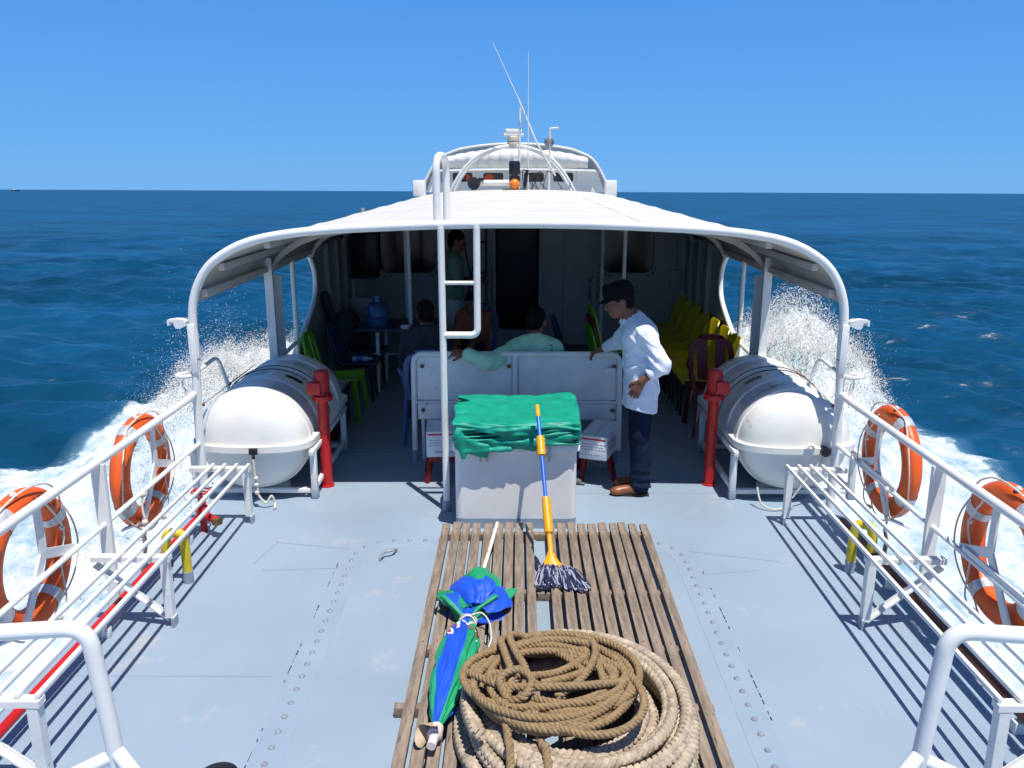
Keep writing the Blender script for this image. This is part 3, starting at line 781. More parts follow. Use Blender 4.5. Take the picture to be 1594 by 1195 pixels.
# ================================================================ CANOPY
cp = thing('canopy', 'cream white curved roof canopy with rounded tube front edge over the aft deck', 'canopy')
PROF = [(-2.235, 1.52), (-2.22, 1.60), (-2.17, 1.70), (-2.08, 1.79), (-1.93, 1.88), (-1.74, 1.945), (-1.45, 1.99), (-1.0, 2.02), (-.5, 2.035), (0, 2.045)]
PROF = PROF + [(-x, z) for x, z in PROF[-2::-1]]
CY0, CY1 = 5.74, 16.6
def prof_pts(off=0.):
    P = np.array([(x, 0, z) for x, z in PROF]); 
    T = np.gradient(P, axis=0); T /= np.linalg.norm(T, axis=1)[:, None]
    Nn = np.stack([-T[:, 2], T[:, 1], T[:, 0]], -1)
    return P + Nn * off
b = MB()
ny = 24
yy = np.linspace(CY0, CY1, ny)
outer = prof_pts(.0); inn = prof_pts(-.022)
b.grid(np.array([[(p[0], y, p[2]) for p in outer] for y in yy]))
b.cur = 1
b.grid(np.array([[(p[0], y, p[2]) for p in inn] for y in yy]))
b.cur = 0
for y in (CY0, CY1):
    b.grid(np.array([[(p[0], y, p[2]) for p in outer], [(p[0], y, p[2]) for p in inn]]))
for i in (0, -1):
    b.grid(np.array([[(outer[i][0], y, outer[i][2]) for y in yy], [(inn[i][0], y, inn[i][2]) for y in yy]]))
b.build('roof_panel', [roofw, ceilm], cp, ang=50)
# front tube: rises from the rail, bends over the roof edge
_h = [(-2.255, 1.20), (-2.255, 1.38), (-2.24, 1.51), (-2.195, 1.64), (-2.115, 1.76), (-2.00, 1.85), (-1.84, 1.925), (-1.62, 1.975), (-1.3, 2.01), (-.8, 2.035), (-.3, 2.05)]
_h = _h + [(-x, z) for x, z in _h[::-1]]
_ty = CY0 - .03
tp = [np.array((-2.285, _ty, 0)), np.array((-2.285, _ty, .55))] + smooth_path([(x, _ty, z) for x, z in [(-2.272, .9)] + _h + [(2.272, .9)]], 5) + [np.array((2.285, _ty, .55)), np.array((2.285, _ty, 0))]
b = MB(); b.tube(tp, .030, 16); b.build('front_tube', white, cp)
# seams across the roof
b = MB()
for y in (7.4, 9.1, 10.8, 12.5, 14.2, 15.6):
    b.tube([(p[0], y, p[2] + .001) for p in outer[2:-2]], .008, 6)
for x in (-1.05, .93):
    z = np.interp(x, [p[0] for p in PROF], [p[1] for p in PROF])
    b.tube([(x, CY0 + .03, z), (x, CY1 - .1, z)], .006, 6)
b.build('weld_seam', roofw, cp)
# longitudinal stringers and curved frames below
for x in (-2.2, -2.02, -1.62, 1.62, 2.02, 2.2):
    i = np.argmin([abs(p[0] - x) for p in inn]); p = inn[i]
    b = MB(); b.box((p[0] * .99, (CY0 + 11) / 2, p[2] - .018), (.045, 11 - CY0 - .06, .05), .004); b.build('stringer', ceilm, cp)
for y in (7.35, 8.85, 10.4):
    b = MB()
    arch = [(p[0] * .985, p[2] - .03) for p in inn[1:-1]]
    b.grid(np.array([[(x, y - .025, z), (x, y - .025, z - .06), (x, y + .025, z - .06), (x, y + .025, z)] for x, z in arch]), closed_v=True)
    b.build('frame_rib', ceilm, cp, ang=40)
# wide flanged posts
for s in (-1, 1):
    b = MB(); x = s * 2.19
    b.prism([(7.22, 0), (7.50, 0), (7.50, 1.46), (7.44, 1.62), (7.36, 1.72), (7.30, 1.80), (7.22, 1.66)] if True else [], x - .004, x + .004, 'x')
    b.box((x - s * .03, 7.222, .84), (.07, .007, 1.66)); b.box((x - s * .03, 7.503, .75), (.07, .007, 1.48))
    b.build('post', white2, cp)
    b = MB(); b.tube([(s * 2.16, 8.02, 0), (s * 2.16, 8.02, 1.56)], .024, 12); b.lathe([(.029, .99), (.029, 1.01)], c=(s * 2.16, 8.02, 0), n=12); b.build('post', white, cp)
    b = MB(); b.tube([(s * 2.17, 7.51, .74), (s * 2.165, 8.0, .77)], .021, 10); b.build('side_bar', white, cp)
for x, y in ((-1.2, 9.25), (1.17, 9.2), (-1.36, 10.2), (1.07, 10.6)):
    b = MB(); b.tube([(x, y, 0), (x, y, 1.985)], .022, 12); b.lathe([(.045, .0), (.045, .012)], c=(x, y, 0), n=12); b.build('post', white2, cp)
# clamps and lamp brackets on the front posts
for s in (-1, 1):
    x = s * 2.262; y = CY0 - .03
    for z in (1.32, 1.12):
        b = MB(); b.lathe([(.033, z - .008), (.035, z), (.033, z + .008)], c=(x, y, 0), n=14); b.build('band_clamp', steel, cp)
    b = MB(); b.box((x - s * .002, y - .034, 1.2), (.05, .012, .34), .003); b.build('clamp_plate', white, cp)
    # hooked cradle of the buoy lamp
    b = MB(); bx = x + s * .03
    b.prism([(0, 0), (.06, -.028), (.10, -.028), (.115, .0), (.12, .03), (.155, .035), (.16, -.0), (.178, .0), (.178, .052), (.10, .062), (.03, .056), (0, .04)] if s > 0 else [(-a, c) for a, c in ((0, 0), (.06, -.028), (.10, -.028), (.115, .0), (.12, .03), (.155, .035), (.16, -.0), (.178, .0), (.178, .052), (.10, .062), (.03, .056), (0, .04))], y - .045, y + .035, 'y')
    for i in range(len(b.v)): b.v[i] = (b.v[i][0] * .72 + bx, y + (b.v[i][1] - y) * .8, b.v[i][2] * .75 + 1.36)
    b.build('lamp_hook', white2, cp)
    b = MB(); b.tube([(x + s * (.085 + .055 * math.cos(t)), y + .055 * math.sin(t), 1.0) for t in np.linspace(0, 6.28, 24, endpoint=False)], .015, 8, closed=True); b.bar((x, y, 1.06), (x + s * .085, y, 1.0), .04, .016)
    b.tube(fillet([(x + s * .10, y, .99), (x + s * .12, y + .02, .92), (x + s * .05, y + .02, .80)], .05), .008, 8); b.build('lamp_cup', white2, cp)
    # looped grab rail between the post and the raft
    b = MB(); b.tube(fillet([(x, y, 1.02), (x, y + .42, 1.045), (x - s * .01, y + .60, .74), (x - s * .01, y + .62, .3)], .10, 8), .015, 10); b.build('grab_rail', white, cp)

# ================================================================ SIDE WALLS, BULKHEAD
for s, lab in ((-1, 'white cabin side wall with a curved opening edge on the left of the deck'), (1, 'white cabin side wall with a curved opening edge on the right, behind the yellow seats')):
    w = thing('cabin_side_wall', lab, 'wall')
    curve = smooth_path([(0, 7.72, .0), (0, 7.86, .42), (0, 8.12, .66), (0, 8.62, .86), (0, 8.98, 1.05), (0, 9.07, 1.25), (0, 9.0, 1.42), (0, 8.86, 1.53)], 6)
    out = [(p[1], p[2]) for p in curve] + [(11.0, 1.60), (11.0, 0.0)]
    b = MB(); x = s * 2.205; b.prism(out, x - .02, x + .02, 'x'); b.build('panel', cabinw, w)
    b = MB(); b.tube([(x, p[1], p[2]) for p in curve[2:]], .026, 10); b.build('edge_moulding', white, w)
    for y in (9.45, 9.95, 10.45):
        b = MB(); b.box((x - s * .05, y, .8), (.06, .07, 1.62), .004); b.build('stiffener', cabinw, w)
bk = thing('cabin_bulkhead', 'grey white steel bulkhead with bolted windows at the back of the shaded deck', 'wall')
# wall made of panels round the door opening
b = MB()
WY = 11.02
def holed(outline, holes):
    """flat face with holes, built with triangulation"""
    bm = bmesh.new(); es = []
    for lp in [outline] + holes:
        vs = [bm.verts.new((p[0], 0, p[1])) for p in lp]
        for i in range(len(vs)): es.append(bm.edges.new((vs[i], vs[(i + 1) % len(vs)])))
    bmesh.ops.triangle_fill(bm, use_beauty=True, edges=es)
    bm.verts.index_update()
    r = [tuple(v.co) for v in bm.verts], [[v.index for v in f.verts] for f in bm.faces]; bm.free(); return r
doorh = rrect(-.29, .28, .34, 1.86, .12); w1 = rrect(-1.84, -1.06, 1.09, 1.80, .12); w2 = rrect(1.11, 1.78, 1.09, 1.80, .12)
vs, fs = holed([(-2.2, 0), (2.2, 0)] + [(x * .985, z - .03) for x, z in PROF[::-1]], [doorh, w1, w2])
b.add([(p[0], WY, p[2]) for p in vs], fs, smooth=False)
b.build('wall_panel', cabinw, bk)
for wn_, (hole, lab) in enumerate(((w1, None), (w2, None))):
    cx = sum(p[0] for p in hole) / len(hole); cz = sum(p[1] for p in hole) / len(hole)
    ring = lambda k, y: [(cx + (p[0] - cx) * k, y, cz + (p[1] - cz) * k) for p in hole]
    b = MB(); b.grid(np.array([ring(1.14, WY - .005), ring(1.14, WY - .025), ring(.99, WY - .03), ring(.97, WY + .02)]), closed_v=True); wf = b.build('window', cabinw, bk)
    b = MB(); b.prism([(p[0], p[2]) for p in ring(1.0, 0)], WY + .012, WY + .02, 'y'); b.build('pane', glassd, wf)
    b = MB()
    for p in ring(1.085, WY - .03)[::2]: b.ball(p, .012, 5)
    b.build('frame_bolts', darkseal, wf)
# door opening: passage behind, its darkness put in as black colour, coaming frame, open leaf
b = MB(); ring = lambda k, y: [((p[0] + .005) * k - .005, y, 1.1 + (p[1] - 1.1) * (1 + (k - 1) * .4)) for p in doorh]
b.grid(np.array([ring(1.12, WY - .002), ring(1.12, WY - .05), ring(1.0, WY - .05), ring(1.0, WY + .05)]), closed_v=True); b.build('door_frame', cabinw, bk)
b = MB(); b.grid(np.array([ring(1.0, WY + .05), ring(1.0, WY + 1.2)]), closed_v=True); b.prism([(p[0], p[2]) for p in ring(1.0, 0)], WY + 1.2, WY + 1.22, 'y'); b.build('passage', blackp, bk)
dl = MB(); dl.prism(rrect(-.98, -.38, .33, 1.88, .12), WY - .07, WY - .04, 'y'); dlo = dl.build('door', cabinw, bk)
b = MB(); b.tube([(p[0], WY - .085, p[1]) for p in rrect(-.95, -.41, .37, 1.84, .11)], .012, 8, closed=True)
for z in (.7, 1.1, 1.5): b.box((-.45, WY - .095, z), (.14, .02, .025), .004)
b.tube([(-.72, WY - .09, .5), (-.5, WY - .09, 1.6)], .009, 6); b.tube([(-.5, WY - .09, .5), (-.72, WY - .09, 1.6)], .009, 6)
b.build('door_dogs', darkseal, dlo)
b = MB(); b.box((.93, WY - .008, 1.70), (.34, .012, .08), .003); b.build('name_plate', M('plate_dark', (.05, .035, .04), .5), bk)
b = MB(); b.box((.62, WY - .02, .98), (.02, .03, 1.9)); b.box((1.0, WY - .02, .98), (.02, .03, 1.9)); b.box((-2.0, WY - .02, .98), (.04, .03, 1.9)); b.build('wall_stiffener', cabinw, bk)
# dark framed board hanging left of the left window
fbd = thing('wall_board', 'dark framed board hanging on the bulkhead left of the window', 'board', (-2.0, WY - .06, 1.40))
b = MB(); b.box((0, 0, 0), (.33, .04, .70), .006); b.build('board', blackp, fbd)
b = MB()
for x, z, sx, sz in ((0, .36, .36, .03), (0, -.36, .36, .03), (-.175, 0, .03, .70), (.175, 0, .03, .70)): b.box((x, -.012, z), (sx, .05, sz), .004)
b.build('frame', M('brown_frame', (.03, .02, .015), .5), fbd)
# fire extinguisher-like cylinder and box on the right bulkhead
eb = thing('switch_box', 'small grey electrical box on the bulkhead right of the right window', 'switch box', (2.08, WY - .06, 1.02))
b = MB(); b.box((0, 0, 0), (.16, .1, .26), .01); b.build('case', cabinw, eb)
b = MB(); b.tube([(0, 0, .13), (0, 0, .5)], .012, 8); b.build('conduit', cabinw, eb)
tc_ = thing('standing_tube', 'pale vertical tube bracketed to the bulkhead beside the right window', 'pipe', (1.0, WY - .1, 0))
b = MB(); b.tube([(0, 0, .75), (0, 0, 1.05)], .045, 14); b.build('tube', cabinw, tc_)
b = MB(); b.box((0, .04, .8), (.12, .06, .02)); b.box((0, .04, 1.0), (.12, .06, .02)); b.build('bracket', darkseal, tc_)
# ================================================================ WHEELHOUSE AND MAST
wh = thing('wheelhouse', 'white wheelhouse with four small windows at the far end of the roof', 'wheelhouse')
HY = 17.6
# main roof continues under it
b = MB(); b.prism([(-1.95, 16.6), (1.95, 16.6), (1.95, 21), (-1.95, 21)], .2, 1.5); b.build('deckhouse', white2, wh)
wl = [(-1.72, 2.40), (1.62, 2.40), (1.78, 1.96), (-1.88, 1.96)]
holes = [rrect(cx - .205, cx + .205, 2.175, 2.355, .045, 4) for cx in (-1.13, -.50, .33, .93)]
vs, fs = holed(wl, holes)
b = MB(); b.add([(p[0], HY, p[2]) for p in vs], fs, smooth=False); b.build('wall', white, wh)
for k, (cx, o1) in enumerate(((-1.13, (.06, .15)), (-.50, (-.19, .02)), (.33, None), (.93, None))):
    hl = holes[k]; cz = 2.265
    ring = lambda q, y: [(cx + (p[0] - cx) * q, y, cz + (p[1] - cz) * (1 + (q - 1) * 1.3)) for p in hl]
    b = MB(); b.grid(np.array([ring(1.35, HY - .004), ring(1.33, HY - .02), ring(1.0, HY - .022), ring(1.0, HY + .03)]), closed_v=True); wf = b.build('window', white2, wh)
    b = MB(); b.prism([(p[0], p[2]) for p in ring(1.02, 0)], HY + .03, HY + .04, 'y'); b.build('pane', M('wheelhouse_pane', (.02, .018, .018), .12), wf)
    if o1:
        b = MB(); b.ball((cx + (o1[0] + o1[1]) / 2, HY + .02, 2.255), .1, 8, (abs(o1[1] - o1[0]) * 4.6, .08, .75)); b.build('orange_reflection', orange_refl, wf)  # orange blob in the pane, a reflection put in as colour
# lip over the windows
b = MB(); b.grid(np.array([[(x, HY - .16, 2.42 + .02 - .028 * (x / 1.7) ** 2), (x, HY - .17, 2.385 + .02 - .028 * (x / 1.7) ** 2), (x, HY, 2.38 + .02 - .028 * (x / 1.7) ** 2)] for x in np.linspace(-1.7, 1.58, 24)])); b.build('eave', white, wh, ang=60)
# rolled canvas under the roof arch: a row of pillow-like segments
def arch_z(x):
    t = abs((x + .05) / 1.50); return 2.90 - .20 * min(t, 1.0) ** 2.2
nseg = 13
b = MB()
xs = np.linspace(-1.52, 1.42, nseg * 8 + 1); rows = []
for i, x in enumerate(xs):
    ph = (i % 8) / 8.; puff = .035 * math.sin(math.pi * ph) ** .8 if ph else 0
    zt, zb = arch_z(x) - .02, 2.445
    rows.append([(x, HY - .02 - (.10 + puff) * math.sin(math.pi * (t * .92 + .04)), zb + (zt - zb) * t) for t in np.linspace(0, 1, 10)])
b.grid(np.array(rows)); b.build('canvas_roll', canvas, wh, ang=70)
# roof shell behind and its rim
rim = [(-2.0, HY - .12, 1.98), (-1.86, HY - .10, 2.24), (-1.70, HY - .09, 2.52), (-1.56, HY - .08, 2.66), (-1.40, HY - .08, 2.735)] + [(x, HY - .08, arch_z(x) + .02) for x in np.linspace(-1.2, 1.1, 15)] + [(1.30, HY - .08, 2.735), (1.46, HY - .08, 2.66), (1.60, HY - .09, 2.52), (1.76, HY - .10, 2.24), (1.90, HY - .12, 1.98)]
rp = smooth_path(rim, 4)
b = MB(); b.tube(rp, .026, 10); b.build('roof_rim', white, wh)
b = MB(); b.grid(np.array([[(p[0] * k, p[1] + d, p[2] - z) for p in rp] for d, k, z in ((0, 1, 0), (1.2, 1, 0), (2.6, .95, .05), (3.2, .85, .3))])); b.build('roof', white, wh, ang=50)
for x in (-1.42, -.9, .55, 1.25):
    b = MB(); b.bar((x, HY - .15, 2.40), (x, HY - .02, 2.33), .02, .02); b.build('eave_bracket', white2, wh)
b = MB()
for z in np.linspace(2.17, 2.36, 7): b.box((-1.48, HY - .012, z), (.2, .02, .014))
b.build('louvre_vent', M('louvre_grey', (.45, .44, .42), .6), wh)
# side light boxes
for x, lab in ((-1.88, 'white side light box on the roof left of the wheelhouse'), (1.77, 'white side light box on the roof right of the wheelhouse')):
    t = thing('side_light_box', lab, 'light box', (x, 16.4, 1.90), 0, 'light boxes beside the wheelhouse')
    b = MB(); b.box((0, 0, .17), (.23, .3, .30), .03); b.build('case', white, t)
    b = MB(); b.bar((-.08, 0, -.45), (-.05, 0, .02), .05, .05); b.build('bracket', white2, t)
# mast arch
MY = 16.9
ma = thing('mast_arch', 'white tube arch in front of the wheelhouse windows carrying the radar', 'mast')
for dx, dy in ((0, 0), (.055, .28)):
    pts = [(-1.32, MY + dy, 2.0), (-1.14, MY + dy, 2.32), (-.86, MY + dy, 2.62), (-.50, MY + dy, 2.80), (-.08, MY + dy, 2.865), (.32, MY + dy, 2.80), (.66, MY + dy, 2.62), (.93, MY + dy, 2.32), (1.12, MY + dy, 2.0)]
    b = MB(); b.tube([(p[0] + (dx if p[0] < 0 else -dx), p[1], p[2]) for p in smooth_path(pts, 6)], .032, 10); b.build('arch_tube', white, ma)
b = MB(); b.prism([(-.17, 2.10), (.03, 2.10), (.01, 2.62), (-.14, 2.62)], MY - .05, MY + .15, 'y'); b.build('column', white, ma)
b = MB(); b.bar((-.42, MY + .1, 2.815), (.3, MY + .1, 2.815), .3, .02); b.build('platform', white2, ma)
ra = thing('radar_scanner', 'small white ship radar scanner on top of the mast arch', 'radar', (-.09, MY + .05, 2.826))
b = MB(); b.lathe([(.10, 0), (.11, .02), (.115, .10), (.10, .13), (.12, .135), (.12, .2), (.06, .22)], n=20); b.build('gearbox', M('radar_beige', (.62, .56, .44), .5), ra)
b = MB(); b.box((0, 0, .245), (.42, .09, .06), .02, rot=(0, 0, .35)); b.box((0, 0, .31), (.34, .1, .09), .02, rot=(0, 0, .35)); b.build('scanner_bar', white, ra)
# mast pole with its leaning aerial
mp_ = thing('antenna_pole', 'thin white pole with a long leaning aerial above the wheelhouse', 'antenna')
def at_(px, py, Y):
    return None
b = MB(); b.tube([(.02, 16.6, 2.05), (.04, 16.6, 3.55)], .022, 8); b.build('pole', white2, mp_)
b = MB(); b.tube([(.72, 16.5, 2.30), (.35, 16.5, 2.92), (.0, 16.5, 3.72)], .018, 8); b.build('aerial_base', white2, mp_)
b = MB(); b.tube([(0, 16.5, 3.72), (-.47, 16.5, 4.70)], [.011, .006], 6); b.build('aerial_whip', white2, mp_)
wp = thing('whip_antenna', 'slender vertical whip antenna right of the leaning aerial', 'antenna', (.20, 16.4, 2.03))
b = MB(); b.tube([(0, 0, .0), (-.005, 0, .9)], .012, 8); b.build('mount', white2, wp)
b = MB(); b.tube([(-.005, 0, .9), (-.01, 0, 2.50)], [.010, .005], 6); b.build('whip', white2, wp)
lp = thing('horn_pole', 'white pole with a bent top and round grey horn right of the mast', 'pole', (.60, 16.5, 2.03))
b = MB(); b.tube(fillet([(0, 0, 0), (.01, 0, 1.14), (.17, 0, 1.15)], .02), .018, 8); b.build('pole', white2, lp)
b = MB(); b.lathe([(.03, -.12), (.05, -.02), (.10, .06), (.10, .08)], c=(.0, .06, .90), axis='y', n=18); b.build('horn', M('horn_grey', (.22, .25, .27), .5), lp)
sg = thing('signal_lamp', 'black signal lamp over an amber round light at the foot of the mast', 'signal lamp', (-.06, 16.0, 2.05))
b = MB(); b.lathe([(.10, .27), (.105, .30), (.105, .48), (.09, .52)], n=18); b.lathe([(.1, .14), (.105, .18), (.1, .26)], n=18); b.build('shade', blackp, sg)
b = MB(); b.lathe([(.03, .235), (.09, .236), (.02, .30)], n=16); b.build('reflector', white, sg)
b = MB(); b.ball((0, -.09, .10), .10, 10); b.build('amber_lens', amberm, sg)
b = MB(); b.box((0, 0, .012), (.46, .3, .016), .004); b.build('base_plate', blackp, sg)
fl = thing('flood_lamp', 'black round floodlight with a white barrel lying on the roof left of the mast', 'lamp', (-.78, 16.2, 2.04))
b = MB(); b.lathe([(.02, -.02), (.11, -.03), (.12, .0), (.12, .12), (.09, .16)], c=(-.05, 0, .12), axis='y', n=18); b.box((.09, .08, .2), (.1, .08, .05), .01); b.build('head', blackp, fl)
b = MB(); b.tube([(.06, .14, .13), (.62, .16, .13)], .055, 12); b.build('barrel', white, fl)
b = MB(); b.bar((-.05, .05, 0), (-.05, .05, .05), .05, .05); b.build('foot', blackp, fl)
wr = thing('roof_wiring', 'loose black cables and a small black spray-can-like lamp beside the mast foot', 'cables', (.2, 16.3, 2.03))
b = MB(); gg = random.Random(5)
for k in range(4):
    x0 = gg.uniform(-.1, .5); b.tube(smooth_path([(x0, 0, .02), (x0 + gg.uniform(-.2, .2), .05, gg.uniform(.2, .4)), (x0 + gg.uniform(-.1, .3), .0, gg.uniform(.05, .2)), (x0 + gg.uniform(.1, .4), 0, .02)], 6), .008, 5)
b.build('cable', blackr, wr)
b = MB(); b.tube([(-.07, 0, .05), (-.02, 0, .38)], .03, 8); b.build('lamp', blackp, wr)
b = MB(); b.tube([(.78, .1, .02), (.80, .1, .14)], .02, 8); b.build('clip', steel, wr)

# ================================================================ LADDER
ld = thing('roof_ladder', 'white tube ladder from the deck up to a hoop on the roof', 'ladder')
LY = 5.66
b = MB(); b.tube([(-.512, LY, 0), (-.515, LY, 2.03), ], .024, 14); b.build('stile', white, ld)
b = MB(); b.tube(fillet([(-.512, LY, 1.30), (-.275, LY, 1.30), (-.275, LY, 2.035)], .05, 8), .024, 14); b.build('stile', white, ld)
b = MB(); b.tube([(-.512, LY, 1.66), (-.275, LY, 1.66)], .014, 10); b.build('rung', white, ld)
b = MB(); b.tube(fillet([(-.56, 5.90, 2.02), (-.56, 5.90, 2.50), (-.515, 6.18, 2.50), (-.515, 6.18, 2.02)], .13, 10), .026, 14); b.build('grab_hoop', white, ld)
b = MB(); b.lathe([(.03, 0), (.031, .08)], c=(-.512, LY, 0), n=14); b.build('foot', greyfoot, ld)

# ================================================================ RAILINGS
def railing(s, lab):
    t = thing('side_railing', lab, 'railing')
    X = s * 2.285
    ztop = lambda y: .865 + (.02 if s > 0 else -.02)
    b = MB(); b.tube(fillet([(X, CY0 - .06, 1.0 if False else .87), (X, 5.55, .86), (X, .9, .86)], .05), .024, 14); b.build('top_rail', white, t)
    b = MB(); b.tube([(X, CY0 - .06, .5), (X, .9, .5)], .015, 10); b.build('mid_rail', white, t)
    for y in (4.28, 2.85, 1.4):
        b = MB(); b.bar((X, y, -.06), (X, y, .85), .06, .026, up=(0, 1, 0), w2=.075)
        b.build('post', white, t)
    # flat bar under the mid rail
    if s > 0:
        for y0, y1 in ((5.25, 4.75), (3.95, 3.4)):
            b = MB(); b.bar((X + .0, y0, .515), (X + .0, y1, .515), .05, .012, up=(1, 0, 0)); b.build('flat_bar', white, t)
    # three-armed brackets holding the lifebuoys
    for y in ((5.0, 3.70) if s < 0 else (5.07, 3.74)):
        b = MB(); c = (X + s * .012, y, .60)
        b.bar((X + s * .012, y, .86), c, .012, .05, up=(0, 1, 0)); b.bar(c, (X + s * .02, y + .27, .50), .012, .05, up=(0, 1, .3)); b.bar(c, (X + s * .02, y - .22, .30), .012, .05, up=(0, 1, -.3))
        b.bar((X + s * .02, y - .22, .30), (X + s * .16, y - .22, .24), .05, .012)
        b.build('buoy_bracket', white2, t)
    return t
railing(-1, 'white tubular railing along the left edge of the deck')
railing(1, 'white tubular railing along the right edge of the deck')

# stair handrails nearest to the camera
def handrail(s, lab):
    t = thing('stair_handrail', lab, 'handrail')
    A = np.array((s * 1.325, 2.30, 1.035)); J = np.array((s * 1.29, 2.30, .60))
    b = MB(); b.tube(fillet([(s * 2.25, 2.2, 1.0), (s * 1.7, 2.28, 1.02), A, J, (s * 1.285, 2.3, .0)], .075, 8), .0265, 16); b.build('post_rail', white, t)
    b = MB(); b.tube([J + (0, 0, .0), J + np.array((-s * .42, -.22, -.36))], .0235, 14); b.build('brace', white, t)
    b = MB(); b.tube([J + (0, 0, -.02), J + np.array((s * .45, -.1, -.21))], .0235, 14); b.build('brace', white, t)
    return t
handrail(-1, 'thick white pipe handrail at the lower left corner of the photo')
handrail(1, 'thick white pipe handrail at the lower right corner of the photo')

# ================================================================ BENCHES
def bench(s, lab):
    t = thing('slatted_bench', lab, 'bench', group='slatted benches along the deck sides')
    x0, x1 = s * 1.86, s * 2.215
    for k in range(4):
        x = x0 + s * .082 * k
        b = MB()
        b.box((x, (2.82 + 5.46) / 2, .425), (.020, 2.64, .022), .005)
        b.build('slat', white, t)
    for y in (2.83, 4.07, 5.44):
        b = MB(); b.bar((x0 - s * .012, y, .398), (x1 + s * .05, y, .398), .05, .028); b.build('crossbar', white, t)
        fo = x0 + s * (-.0 if y > 5 else .0)
        b = MB(); b.bar((x0, y, .384), (fo, y, .055), .006, .045, up=(0, 1, 0)); b.bar((x0 + s * .02, y - .02, .384), (fo + s * .02, y - .02, .055), .04, .006, up=(0, 1, 0)); b.bar((x0, y, .06), (fo, y, .0), .012, .05, up=(0, 1, 0)); lg = b.build('leg', white2, t)
        b = MB(); b.bar((fo, y - .002, .055), (fo, y - .002, .0), .016, .058, up=(0, 1, 0)); b.build('foot', greyfoot, lg)
        if y < 5:
            b = MB(); b.bar((x0 + s * .03, y + .01, .03), (x1 + s * .05, y + .01, .35), .035, .008, up=(0, 1, 0) if False else (0, 0, 1)); b.bar((x0 + s * .03, y + .028, .03), (x1 + s * .05, y + .028, .35), .006, .035); b.build('brace', white2, t)
    return t
bench(-1, 'long white slatted bench along the left railing, over the red pipe')
bench(1, 'long white slatted bench along the right railing, over the brown pipe')

